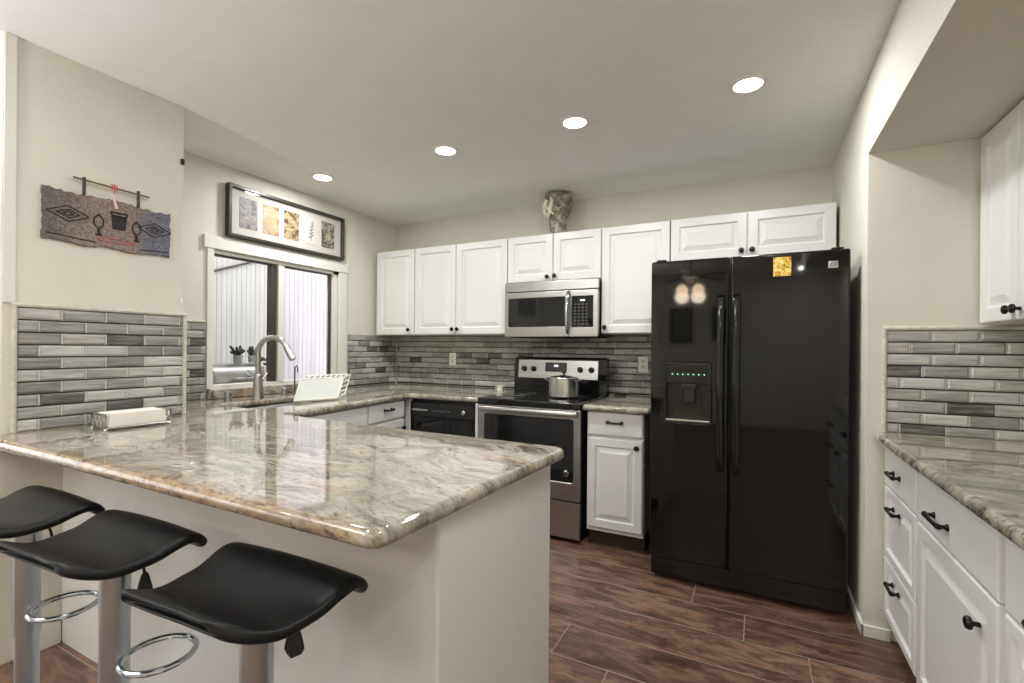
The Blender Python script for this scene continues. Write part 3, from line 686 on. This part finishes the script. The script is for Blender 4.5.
# ---------------------------------------------------------------- sink, faucet and things around it
t = thing('sink', 'stainless undermount kitchen sink below the gooseneck tap', 'sink', (-2.72, 2.12, .875))
def ring_at(ins, z): 
    base = [(-2.95, 1.78), (-2.48, 1.73), (-2.555, 2.43), (-2.95, 2.43)]; c = Vector((-2.735, 2.09))
    q = rcorner([tuple(Vector(p) + (c - Vector(p)).normalized() * ins) for p in base], [.06] * 4)
    return [(x + 2.72, y - 2.12, z) for x, y in q]
MB().loft([ring_at(-.01, -.002), ring_at(.022, -.002), ring_at(.028, -.02), ring_at(.035, -.17), ring_at(.07, -.19)], cap=False).loft([ring_at(.07, -.19), ring_at(.15, -.193)]).build('basin', 'nickel', t)
MB().lathe([(.045, 0), (.04, .004), (.02, .002)], c=(0, 0, -.19), n=20).build('drain', 'chrome', t)
t = thing('faucet', 'brushed nickel gooseneck kitchen faucet rising in front of the window', 'faucet', (-3.0, 1.985, .915), R(20))
t.location = (-2.985, 2.090, .915)
def tl(pts): return pts
MB().lathe([(.038, 0), (.038, .006), (.035, .02), (.031, .10), (.027, .155), (.022, .17)], n=24).build('body', 'nickel', t)
neck = [(0, 0, .16), (0, 0, .30)] + [(.105 - .105 * math.cos(a), 0, .31 + .105 * math.sin(a)) for a in [R(180 * i / 14 * .86) for i in range(15)]]
MB().tube(neck, .0175, 14).build('spout', 'nickel', t)
e = Vector(neck[-1]); d = (e - Vector(neck[-2])).normalized()
MB().tube([e, e + d * .02, e + d * .075, e + d * .10], .018, 14, radii=[.0185, .021, .0235, .022]).build('spray_head', 'nickel', t)
MB().tube([(0, -.0, .115), (.0, .034, .118), (.0, .045, .122)], .012, 10).tube([(.0, .040, .122), (.012, .060, .155), (.02, .072, .172)], .006, 8).build('lever', 'nickel', t)
t = thing('soap_dispenser', 'short nickel cylinder on the counter at the tile end of the sink', 'soap dispenser', (-3.045, 1.925, .915))
MB().lathe([(.022, 0), (.022, .045), (.0215, .047)], n=20).build('body', 'nickel', t)
MB().lathe([(.0225, .048), (.0225, .056), (.019, .060)], n=20).build('cap', 'chrome', t)
t = thing('air_gap', 'short nickel air gap cap behind the sink beside the window mullion', 'air gap cap', (-3.09, 2.375, .915))
MB().lathe([(.023, 0), (.023, .035), (.0225, .037)], n=20).build('body', 'nickel', t)
MB().lathe([(.0235, .038), (.0235, .048), (.020, .052)], n=20).build('cap', 'chrome', t)
t = thing('dish_brush', 'thin dark rod standing upright in front of the window beside the dish rack', 'brush', (-3.1, 2.47, .915))
MB().tube([(0, 0, .004), (.002, 0, .20)], .0055, 10).build('handle', 'bronze', t)
MB().lathe([(.016, 0), (.018, .004), (.010, .010)], n=16).build('foot', 'bronze', t)
MB().tube([(.002, .0, .20), (.004, .015, .212), (.006, .022, .19), (.006, .022, .16)], .005, 8).build('hook', 'bronze', t)

# dish rack: moulded white drainer tipped up on edge
t = thing('dish_rack', 'white plastic dish rack tipped up on the counter beside the sink', 'dish rack', (-2.62, 2.30, .918))
def dl(p): return Vector(p) - Vector((-2.62, 2.30, .918))
q = [dl((-2.555, 2.03, .928)), dl((-2.505, 2.33, .928)), dl((-2.655, 2.53, 1.050)), dl((-2.70, 2.20, 1.050))]
bk = Vector((-.09, .15, .008))
MB().tube(q, .009, 10, closed=True).build('front_rim', 'white_plastic', t)
cq = sum(q, Vector()) / 4
inn = [cq + (v - cq) * .97 for v in q]; nrm = (q[1] - q[0]).cross(q[3] - q[0]).normalized()
MB().loft([[v - nrm * .003 for v in inn], [v + nrm * .003 for v in inn]]).build('tray', 'tray_white', t)
MB().tube([v + bk for v in q], .009, 10, closed=True).build('back_rim', 'white_plastic', t)
mb = MB()
for i in range(9):
    u = i / 8; a = q[3].lerp(q[2], u); mb.tube([a, a + bk * .5 + Vector((0, 0, .014)), a + bk], .005, 6)
for i in range(5):
    u = i / 4; a = q[1].lerp(q[2], u); mb.tube([a, a + bk], .005, 6)
a, b_ = q[3] + bk * .5 + Vector((0, 0, .014)), q[2] + bk * .5 + Vector((0, 0, .014)); mb.tube([a, b_], .007, 6)
mb.build('ribs', 'white_plastic', t)

# napkin holder on the peninsula
ang = math.atan2(.165, .016) - math.pi / 2
t = thing('napkin_holder', 'scrolled wire napkin holder filled with white napkins on the granite bar', 'napkin holder', (-2.44, 1.115, .915), R(-2))
MB().box(-.058, .058, -.105, .105, .012, .062, .004).box(-.056, .056, -.103, .103, .0625, .068, .002).build('napkins', 'paper', t)
mb = MB()
for sy in (-1, 1):
    y = sy * .120
    mb.tube([(-.064, y, .010), (.064, y, .010), (.064, y, .066), (-.064, y, .066)], .0035, 7, closed=True)
    for sx in (-.036, 0, .036):
        mb.tube([(sx + .017 * math.cos(a), y, .038 + .026 * math.sin(a)) for a in [2 * math.pi * k / 16 for k in range(16)]], .0028, 6, closed=True)
        mb.tube([(sx + .009 * math.cos(a), y, .038 + .012 * math.sin(a)) for a in [2 * math.pi * k / 10 for k in range(10)]], .0024, 6, closed=True)
for x in (-.064, .064):
    for z in (.010, .066): mb.tube([(x, -.12, z), (x, .12, z)], .0032, 7) if (x < 0 or z < .05) else None
for x in (-.06, .06):
    for y in (-.118, .118): mb.lathe([(.006, 0), (.008, .004), (.005, .009)], c=(x, y, 0), n=10)
mb.build('wire_basket', 'nickel', t)

# pot, cup, dish
t = thing('stock_pot', 'lidded stainless pot standing on the cooktop', 'pot', (-1.240, 3.262, .9195))
MB().lathe([(.095, 0), (.103, .004), (.109, .012), (.109, .135), (.112, .138), (.111, .141), (.105, .139), (.100, .12)], n=40).build('body', 'pot_steel', t)
lid = MB().lathe([(.107, .142), (.104, .146), (.07, .156), (.02, .162), (.004, .163)], n=40).build('lid', 'pot_steel', t)
MB().lathe([(.006, .162), (.006, .172), (.014, .176), (.016, .184), (.010, .189)], n=16).build('lid_knob', 'matte_black', lid)
for sg in (-1, 1):
    MB().tube([(sg * .105, -.035, .118), (sg * .128, -.035, .128), (sg * .143, -.02, .132), (sg * .143, .02, .132), (sg * .128, .035, .128), (sg * .105, .035, .118)], .0055, 8).build('handle', 'chrome', t)
t = thing('cup', 'small white cup on the back counter beside the range', 'cup', (-1.895, 3.5, .915))
MB().lathe([(.020, 0), (.023, .004), (.026, .042), (.028, .046), (.025, .046), (.021, .01), (.004, .008)], n=24).build('body', 'white_plastic', t)
MB().tube([(-.024, 0, .036), (-.040, 0, .033), (-.040, 0, .017), (-.022, 0, .012)], .0035, 8).build('handle', 'white_plastic', t)
t = thing('trivet', 'small round dark dish on the short counter against the tile', 'dish', (-.925, 3.655, .915))
MB().lathe([(.040, 0), (.048, .004), (.056, .014), (.053, .016), (.040, .007), (.004, .006)], n=28).build('dish', plain('dark_olive', hx(58, 56, 44), .3), t)

# outlets on the tile
def outlet(x, z, label):
    t = thing('wall_outlet', label, 'outlet', (x, YW - .0115, z))
    MB().plate(rrect(-.037, .037, -.060, .060, .006), 0, .006, .004, (), FACE).build('cover_plate', 'plate_white', t)
    for dz in (-.022, .022):
        r = MB().plate(rrect(-.017, .017, dz - .015, dz + .015, .008), .006, .0085, .002, (), FACE).build('receptacle', 'white_plastic', t)
        MB().box(-.008, -.005, -.0095, -.0084, dz - .003, dz + .008, 0).box(.005, .008, -.0095, -.0084, dz - .003, dz + .008, 0).build('slots', 'matte_black', r)
outlet(-2.537, 1.165, 'white wall outlet on the tile above the dishwasher')
outlet(-.775, 1.157, 'white wall outlet on the tile between range and fridge')

# vase on top of the cabinets
def vase_mat():
    m, nt, b = newmat('mottled_pottery'); L = nt.links.new
    v = coords(nt); no = N(nt, 'ShaderNodeTexNoise', i_Scale=22.0, i_Detail=7.0, i_Roughness=.7, i_Distortion=1.0); L(v, no.inputs['Vector'])
    r = ramp(nt, [(.34, hx(58, 52, 44)), (.46, hx(120, 112, 98)), (.56, hx(172, 164, 146)), (.68, hx(214, 208, 190))]); L(no.outputs[0], r.inputs[0]); L(r.outputs[0], b.inputs['Base Color']); b.inputs['Roughness'].default_value = .4
    bp = N(nt, 'ShaderNodeBump', i_Strength=.6, i_Distance=.01); L(no.outputs[0], bp.inputs['Height']); L(bp.outputs[0], b.inputs['Normal'])
    return m
M['pottery'] = vase_mat()
t = thing('vase', 'carved mottled grey and cream vase on top of the upper cabinets', 'vase', (-1.405, 3.545, 2.164))
n = 40; rings = []; rnd = random.Random(3)
for k, (r, z) in enumerate([(.062, 0), (.068, .006), (.067, .05), (.064, .10), (.072, .15), (.092, .20), (.108, .24), (.112, .28), (.110, .31), (.106, .322), (.096, .318), (.08, .29), (.06, .2)]):
    rings.append([((r + (.005 * math.sin(5 * a + z * 30) + .004 * math.sin(9 * a - z * 50)) * (1 if .02 < z < .31 else .3)) * math.cos(a), (r + .005 * math.sin(5 * a + z * 30)) * math.sin(a), z) for a in [2 * math.pi * i / n for i in range(n)]])
MB().loft(rings).build('body', 'pottery', t, sharp=60)
mb = MB()
M['cream_relief'] = plain('cream_relief', hx(222, 218, 200), .5, var=.2, scale=30, bump=.5, bscale=60)
for ph in (R(-175), R(-140), R(-105)):
    c, s_ = math.cos(ph), math.sin(ph)
    pts = [(.078, -.05, .13), (.096, -.02, .16), (.106, .0, .20), (.114, .02, .25), (.108, .0, .29)]
    mb.tube([(x * c - y * s_, x * s_ + y * c, z) for x, y, z in pts], .014, 8, radii=[.006, .014, .018, .016, .007])
    pts = [(.100, .03, .15), (.108, .0, .175), (.112, -.035, .215), (.110, -.03, .27)]
    mb.tube([(x * c - y * s_, x * s_ + y * c, z) for x, y, z in pts], .012, 8, radii=[.006, .012, .013, .006])
mb.build('relief', 'cream_relief', t)

# ---------------------------------------------------------------- wall pictures
t = thing('picture_frame', 'long dark frame holding five botanical prints above the window', 'picture', (XW, 2.515, 2.02), R(90))
w, h, dpt = 1.02, .36, .048
mb = MB(); mb.plate(rrect(-w / 2, w / 2, 0, h, .003), .004, dpt, .003, [list(reversed(rrect(-w / 2 + .022, w / 2 - .022, .022, h - .022, .002)))], FACE)
mb.build('frame', 'dark_wood', t)
mt = MB().box(-w / 2 + .018, w / 2 - .018, -.020, -.006, .018, h - .018, 0).build('mat_board', 'mat_board', t)
PR = [('grey_blossom', [(.35, hx(74, 70, 72)), (.5, hx(130, 128, 128)), (.62, hx(164, 146, 138)), (.75, hx(92, 80, 74))], 16, 1.0, 'noise'),
      ('orange_flower', [(.32, hx(112, 72, 36)), (.45, hx(164, 130, 92)), (.56, hx(190, 172, 146)), (.68, hx(128, 110, 84))], 9, 2.0, 'noise'),
      ('gold_leaves', [(.36, hx(58, 44, 26)), (.46, hx(118, 92, 54)), (.55, hx(188, 172, 140)), (.66, hx(84, 66, 38))], 15, 5.0, 'noise'),
      ('white_ground', [(.3, hx(196, 193, 186)), (.7, hx(206, 203, 197))], 6, 4.0, 'noise'),
      ('dark_fern', [(.38, hx(60, 54, 48)), (.5, hx(96, 88, 76)), (.58, hx(190, 184, 166)), (.66, hx(84, 76, 64))], 18, 9.0, 'noise')]
for i, (nm, st, sc_, sd, kd) in enumerate(PR):
    cx = -.352 + i * .176
    pr = MB().box(cx - .066, cx + .066, -.0225, -.0195, .078, .078 + .212, 0).build('print', print_mat(nm, st, sc_, sd, kd), mt)
    if i == 3:
        mb = MB()
        for k in range(9):
            z_ = .125 + k * .014; sg = 1 if k % 2 else -1; L_ = .024 - .0016 * k
            p0 = Vector((cx + .004 + k * .0014, -.0228, z_)); p1 = p0 + Vector((sg * L_, 0, L_ * .75))
            mb.tube([p0, p0.lerp(p1, .5), p1], .005, 6, radii=[.0015, .0052, .001])
        mb.tube([(cx + .004, -.0232, .10), (cx + .008, -.0232, .18), (cx + .018, -.0232, .262)], .0015, 5)
        mb.build('leaf_motif', 'leaf_dark', pr)
    if i in (0, 1, 4):
        mb = MB(); cz = .17
        npet = (5, 7, 9)[(0, 1, 4).index(i)]
        for k in range(npet):
            a = 2 * math.pi * k / npet + i; L_ = (.045, .036, .046)[(0, 1, 4).index(i)]
            p0 = Vector((cx, -.0231, cz)); p1 = p0 + Vector((math.cos(a) * L_, 0, math.sin(a) * L_)); sd_ = Vector((-math.sin(a), 0, math.cos(a))) * (.005 if i != 1 else .011); md = p0.lerp(p1, .55)
            mb.loft([[p0, md + sd_, p1, md - sd_], [v + Vector((0, .0005, 0)) for v in (p0, md + sd_, p1, md - sd_)]])
        mb.build('petals', plain('petals%d' % i, (hx(170, 150, 144), hx(196, 160, 116), hx(190, 184, 166))[(0, 1, 4).index(i)], .5, var=.2, scale=40), pr)
MB().box(-w / 2 + .02, w / 2 - .02, -.040, -.038, .02, h - .02, 0).build('glazing', 'picture_glass', t)

def plaque_mat():
    m, nt, b = newmat('sand_plaque'); L = nt.links.new
    v = coords(nt)
    no = N(nt, 'ShaderNodeTexNoise', i_Scale=130.0, i_Detail=4.0, i_Roughness=.8); L(v, no.inputs['Vector'])
    n2 = N(nt, 'ShaderNodeTexNoise', i_Scale=7.0, i_Detail=3.0); L(v, n2.inputs['Vector'])
    sp = N(nt, 'ShaderNodeSeparateXYZ'); L(v, sp.inputs[0])
    ma = N(nt, 'ShaderNodeMath', operation='MULTIPLY_ADD'); ma.inputs[1].default_value = 2.0; ma.inputs[2].default_value = .5; L(sp.outputs['X'], ma.inputs[0])
    mb_ = N(nt, 'ShaderNodeMath', operation='MULTIPLY_ADD'); mb_.inputs[1].default_value = .35; L(n2.outputs[0], mb_.inputs[0]); L(ma.outputs[0], mb_.inputs[2])
    r = ramp(nt, [(.2, hx(112, 104, 102)), (.55, hx(148, 134, 126)), (.85, hx(146, 130, 124)), (1.0, hx(118, 120, 132))]); L(mb_.outputs[0], r.inputs[0])
    r2 = ramp(nt, [(.35, (.35, .35, .35, 1)), (.65, (1.25, 1.25, 1.25, 1))]); L(no.outputs[0], r2.inputs[0])
    mm = N(nt, 'ShaderNodeMix', data_type='RGBA', blend_type='MULTIPLY'); mm.inputs['Factor'].default_value = 1; L(r.outputs[0], mm.inputs['A']); L(r2.outputs[0], mm.inputs['B'])
    L(mm.outputs['Result'], b.inputs['Base Color']); b.inputs['Roughness'].default_value = .9
    bp = N(nt, 'ShaderNodeBump', i_Strength=.4, i_Distance=.002); L(no.outputs[0], bp.inputs['Height']); L(bp.outputs[0], b.inputs['Normal'])
    return m
t = thing('wall_plaque', 'ragged grey sand plaque with dark diamond and pot designs hanging from a stick', 'wall hanging', (XS + .002, 1.115, 1.82), R(90))
rnd = random.Random(11); pts = []
W2, H2 = .243, .110
for i in range(40): pts.append((-W2 + 2 * W2 * i / 40, -H2 + rnd.uniform(-.004, .004) + .004 * math.sin(i * .4)))
for i in range(14): pts.append((W2 + rnd.uniform(-.004, .003), -H2 + 2 * H2 * i / 14))
for i in range(40): pts.append((W2 - 2 * W2 * i / 40, H2 + rnd.uniform(-.004, .004) - .006 * math.sin(i * .25)))
for i in range(14): pts.append((-W2 + rnd.uniform(-.003, .004), H2 - 2 * H2 * i / 14))
pq = MB().plate(pts, .0, .012, .003, (), FACE).build('plaque', plaque_mat(), t, sharp=60)
M['dark_sand'] = plain('dark_sand', hx(48, 44, 46), .9, var=.3, scale=60)
M['red_sand'] = plain('red_sand', hx(172, 104, 98), .9, var=.2, scale=60)
def line(mb, P, r=.003, closed=False):
    Q = list(P) + ([P[0]] if closed else [])
    for (xa, za), (xb, zb) in zip(Q, Q[1:]): mb.tube([(xa, -.0125, za), (xb, -.0125, zb)], r, 5)
for cx, cz in ((-.158, .012), (.172, .012)):
    mb = MB()
    for k in (1, .55, .25): line(mb, [(cx - .072 * k, cz), (cx, cz - .034 * k), (cx + .072 * k, cz), (cx, cz + .034 * k)], .0026, True)
    mb.build('diamond_motif', 'dark_sand', pq)
mb = MB(); line(mb, [(-.008, .058), (.058, .058), (.052, .044), (-.002, .044)], .004, True)
mb.plate([(.0, -.018), (.05, -.018), (.056, .040), (-.006, .040)], .012, .0135, .001, (), FACE)
mb.build('pot_motif', 'dark_sand', pq)
for cx in (-.052, .095):
    mb = MB()
    line(mb, [(cx, .036), (cx + .018, .012), (cx + .016, -.012), (cx, -.032), (cx - .016, -.012), (cx - .018, .012)], .0035, True)
    mb.tube([(cx, -.0125, -.034), (cx, -.0125, -.054)], .006, 6); line(mb, [(cx - .012, -.056), (cx + .012, -.056)], .004)
    mb.build('ornament_motif', 'dark_sand', pq)
mb = MB(); line(mb, [(-.05, -.068), (-.03, -.060), (-.01, -.066), (.02, -.062), (.05, -.068), (.09, -.066), (.088, -.078), (.03, -.080), (-.05, -.080)], .0028, True)
mb.build('stripe_motif', 'red_sand', pq)
mb = MB(); line(mb, [(-.23, -.082), (-.14, -.088), (-.06, -.092)], .0024); line(mb, [(.11, -.094), (.17, -.088), (.23, -.086)], .0024)
mb.build('ground_line', 'dark_sand', pq)
MB().tube([(-.145, -.018, .172), (-.02, -.020, .168), (.145, -.018, .165)], .0042, 8).build('hanging_stick', 'straw', t)
for x in (-.108, .098): MB().box(x - .005, x + .005, -.0255, -.0130, .104, .182, .002).build('strap', 'dark_wood', t)
mb = MB()
for a in ((-.012, .18, .012, .155), (-.012, .155, .012, .18), (0, .185, .0, .14)): mb.tube([(a[0], -.026, a[1]), (a[2], -.026, a[3])], .0025, 6)
mb.build('tassel_knot', 'red_thread', t)
MB().tube([(0, -.022, .142), (.004, -.020, .11), (.012, -.018, .075)], .004, 6, radii=[.003, .005, .006]).build('tassel', plain('pale_thread', hx(222, 200, 200), .9), t)

# ---------------------------------------------------------------- lamps
def can(x, y, watts, label, group):
    t = thing('ceiling_downlight', label, 'ceiling light', (x, y, ZC), 0, group)
    MB().lathe([(.062, -.001), (.062, -.008), (.074, -.007), (.080, -.003), (.080, -.0005)], n=36).build('trim_ring', 'white_plastic', t)
    MB().lathe([(.061, -.002), (.061, -.006), (.045, -.0075), (.004, -.008)], n=36).build('lens', 'lamp', t)
    li = bpy.data.lights.new('downlight', 'AREA'); li.shape = 'DISK'; li.size = .12; li.energy = watts; li.color = (1, .995, .99)
    lo = bpy.data.objects.new('downlight_lamp', li); COL.objects.link(lo); lo.parent = t; lo.location = (0, 0, -.012); lo['kind'] = 'helper'
GC = 'recessed ceiling downlights over the kitchen'
for x, l in ((-.042, 'round ceiling downlight in front of the fridge'), (-.882, 'round ceiling downlight in front of the cabinet beside the microwave'), (-1.727, 'round ceiling downlight in front of the tall double cabinet'), (-2.80, 'round ceiling downlight beside the picture over the window')):
    can(x, 2.452, CAN_W, l, GC)
for x, y, k in ((-3.3, -.6, 1), (.3, -.6, 3), (-2.6, -2.7, 4), (.62, -2.7, 5), (-1.5, .55, 2), (.1, .75, 3)):  # unseen downlights added to fill the room from behind the camera
    can(x, y, REAR_FILL_W * k, 'round ceiling downlight added as fill light behind the viewer', 'unseen fill downlights added over the dining side')
t = thing('ceiling_fan', 'ceiling fan with two lit frosted globes, mirrored in the fridge door', 'ceiling fan', (-.81, -1.5, ZC))
MB().lathe([(.06, -.001), (.06, -.03), (.02, -.04), (.015, -.16), (.10, -.17), (.11, -.24), (.05, -.26), (.04, -.30)], n=28).build('motor', 'white_plastic', t)
for k in range(5):
    a = 2 * math.pi * k / 5 + .3
    MB().box(.10, .62, -.06, .06, -.215, -.207, .003, mx=Matrix.Rotation(a, 4, 'Z')).build('blade', 'dark_wood', t)
for sg in (-1, 1):
    g = MB().lathe([(.02, .07), (.05, .05), (.078, 0), (.07, -.045), (.03, -.072)], c=(sg * .105, 0, -.40), n=24).build('globe', 'globe', t)
    li = bpy.data.lights.new('globe_light', 'POINT'); li.energy = FAN_W; li.shadow_soft_size = .09; li.color = (1, .85, .66)
    lo = bpy.data.objects.new('globe_lamp', li); COL.objects.link(lo); lo.parent = t; lo.location = (sg * .105, 0, -.50); lo['kind'] = 'helper'
t = thing('fill_floor_lamp', 'tall torch lamp added unseen behind the viewer to light the ceiling', 'floor lamp', (-2.35, -1.0, 0))  # added uplight out of view; its ceiling bounce softens the room
MB().lathe([(.15, 0), (.15, .015), (.13, .025), (.02, .035)], n=28).build('base', 'matte_black', t)
MB().tube([(0, 0, .03), (0, 0, 1.66)], .012, 12).build('pole', 'matte_black', t)
MB().lathe([(.02, 1.64), (.06, 1.66), (.14, 1.72), (.17, 1.77), (.165, 1.77), (.13, 1.725), (.05, 1.675), (.01, 1.67)], n=32).build('shade', 'matte_black', t)
li = bpy.data.lights.new('torch_fill_light', 'AREA'); li.shape = 'DISK'; li.size = .22; li.energy = TORCH_FILL_W; li.color = (.98, .99, 1)
lo = bpy.data.objects.new('torch_fill_lamp', li); COL.objects.link(lo); lo.parent = t; lo.location = (0, 0, 1.765); lo.rotation_euler = (math.pi, 0, 0); lo['kind'] = 'helper'
for (x, z, w, h, l) in ((-1.20, 1.40, .38, .62, 'dark framed picture mirrored under the globes in the freezer door'), (-.47, 1.40, .42, .62, 'dark framed picture mirrored behind the fridge handles')):
    t = thing('picture_frame', l, 'picture', (x, -3.565, z), R(180), 'framed pictures on the rear wall')
    MB().plate(rrect(-w / 2, w / 2, 0, h, .003), 0, .03, .003, [list(reversed(rrect(-w / 2 + .05, w / 2 - .05, .05, h - .05, .002)))], FACE).build('frame', 'matte_black', t)
    MB().box(-w / 2 + .045, w / 2 - .045, -.012, -.002, .045, h - .045, 0).build('picture_sheet', plain('rear_sheet', hx(120, 116, 108), .6, var=.3), t)

# ---------------------------------------------------------------- outside the window
struct('ground_outside', MB().box(-9, -5.12, -6, 8, -.1, -.02, 0).box(-5.12, XW - .14, 1.45, 8, -.1, -.02, 0), 'concrete', 'pale concrete side yard outside the window', 'ground')
def fence(name, label, ya, yb, x, z1, mat, bw=.05):
    t = thing(name, label, 'fence', (x, (ya + yb) / 2, 0))
    mb = MB(); n = round((yb - ya) / bw); bw = (yb - ya) / n
    mb.box(-.03, -.012, ya - (ya + yb) / 2, yb - (ya + yb) / 2, -.02, z1 - .01, 0)
    for i in range(n):
        y = ya + i * bw - (ya + yb) / 2; mb.box(-.016, .004, y + .0015, y + bw - .0015, -.02, z1, .002)
    mb.build('boards', mat, t); return t
f1 = fence('board_fence', 'whitewashed vertical board fence seen through the sash over the grill', .2, 3.43, -4.6, 2.75, 'board_grey')
f2 = fence('board_fence', 'pale vertical boards with a lilac light cast in their colour, seen through the pane beside the mullion', 3.44, 6.4, -4.56, 2.75, 'board_lilac_cast', .058)
c0 = f1.location
MB().tube([(.02, 2.60 - c0.y, 1.922), (.02, 3.30 - c0.y, 2.195)], .012, 6).build('slanted_rail', 'bronze', f1)
t = thing('barbecue_grill', 'stainless barbecue grill outside the window under the fence', 'grill', (-3.93, 2.60, 0))
gb = MB().box(-.22, .20, -.34, .20, .06, .88, .01).box(-.2, -.16, -.3, -.26, -.02, .08, .004).box(.14, .18, -.3, -.26, -.02, .08, .004).box(-.2, -.16, .14, .18, -.02, .08, .004).box(.14, .18, .14, .18, -.02, .08, .004).build('cart', 'steel', t)
prof = [(-.22, .89), (.20, .89), (.205, .98), (.17, 1.07), (.10, 1.12), (-.10, 1.125), (-.20, 1.08), (-.225, .98)]
lidm = MB().loft([[(x, y, z) for x, z in prof] for y in (-.335, -.325, .05, .06)]).build('lid', 'steel', t)
MB().tube([(.20, -.20, 1.00), (.235, -.20, 1.005), (.235, -.06, 1.005), (.20, -.06, 1.00)], .010, 8).build('lid_handle', 'chrome', lidm)
MB().lathe([(.028, 0), (.028, .006), (.022, .008)], n=20, mx=Matrix.Translation((.185, -.06, 1.045)) @ Matrix.Rotation(R(72), 4, 'Y')).build('thermometer', 'chrome', lidm)
MB().loft([[(.20, .07, .885), (.20, .19, 1.10), (.20, .07, 1.10)], [(-.2, .07, .885), (-.2, .19, 1.10), (-.2, .07, 1.10)]]).build('side_cover', plain('pale_pink_panel', hx(224, 208, 208), .5), t)
for k, y in enumerate((2.565, 2.70)):
    t = thing('potted_plant', ('dark leafed plant in a small clear pot on the grill, tile side', 'dark leafed plant in a small clear pot on the grill, faucet side')[k], 'plant', (-3.93, y, 1.127), 0, 'small plants on the grill')
    MB().lathe([(.030, 0), (.034, .004), (.038, .060), (.040, .064), (.036, .062), (.030, .01)], n=20).build('pot', plain('cloudy_glass%d' % k, hx(168, 172, 172), .2), t)
    mb = MB(); rnd = random.Random(k)
    for j in range(16):
        a = 2 * math.pi * j / 16 + rnd.random(); rr = rnd.uniform(.02, .062); z = rnd.uniform(.085, .150)
        p0 = Vector((.006 * math.cos(a), .006 * math.sin(a), .055)); p1 = Vector((rr * .7 * math.cos(a), rr * .7 * math.sin(a), z * .8)); p2 = Vector((rr * math.cos(a), rr * math.sin(a), z))
        mb.tube([p0, p1, p1.lerp(p2, .6), p2], .01, 6, radii=[.002, .008, .014, .003])
    mb.build('foliage', 'leaf_dark', t)
t = thing('shrub', 'dark leafy shrub outside behind the faucet', 'shrub', (-4.15, 2.965, -.02))
mb = MB(); rnd = random.Random(5)
for j in range(90):
    a = rnd.random() * 2 * math.pi; r = .105 * math.sqrt(rnd.random()); z = rnd.uniform(.60, 1.18); d = Vector((rnd.uniform(-1, 1), rnd.uniform(-1, 1), rnd.uniform(-.3, 1))).normalized(); p = Vector((r * math.cos(a), r * math.sin(a), z))
    mb.tube([p - d * .035, p, p + d * .035], .02, 5, radii=[.003, .018, .003])
mb.tube([(0, 0, .02), (.01, 0, .4), (.0, .02, .9)], .02, 8)
for j in range(8):
    a = j * .8; mb.tube([(0, 0, .35), (.05 * math.cos(a), .05 * math.sin(a), .75), (.09 * math.cos(a), .09 * math.sin(a), 1.05)], .008, 5)
mb.build('foliage', 'leaf_dark', t)

t = thing('wall_hook', 'tiny white hook on the edge of the wall end just above the tile', 'hook', (XS + .001, 1.415, 1.50))
MB().box(0, .006, -.006, .006, -.015, .015, .002).build('back_plate', 'white_plastic', t)
MB().tube([(.004, 0, -.006), (.016, 0, -.012), (.020, 0, -.002)], .003, 8).build('hook_arm', 'white_plastic', t)
tag(MB().box(XS + .001, XS + .012, 1.408, 1.424, 2.20, 2.23, .004).build('cable_clip', 'matte_black'), 'tiny black clip high on the edge of the wall end', 'clip')
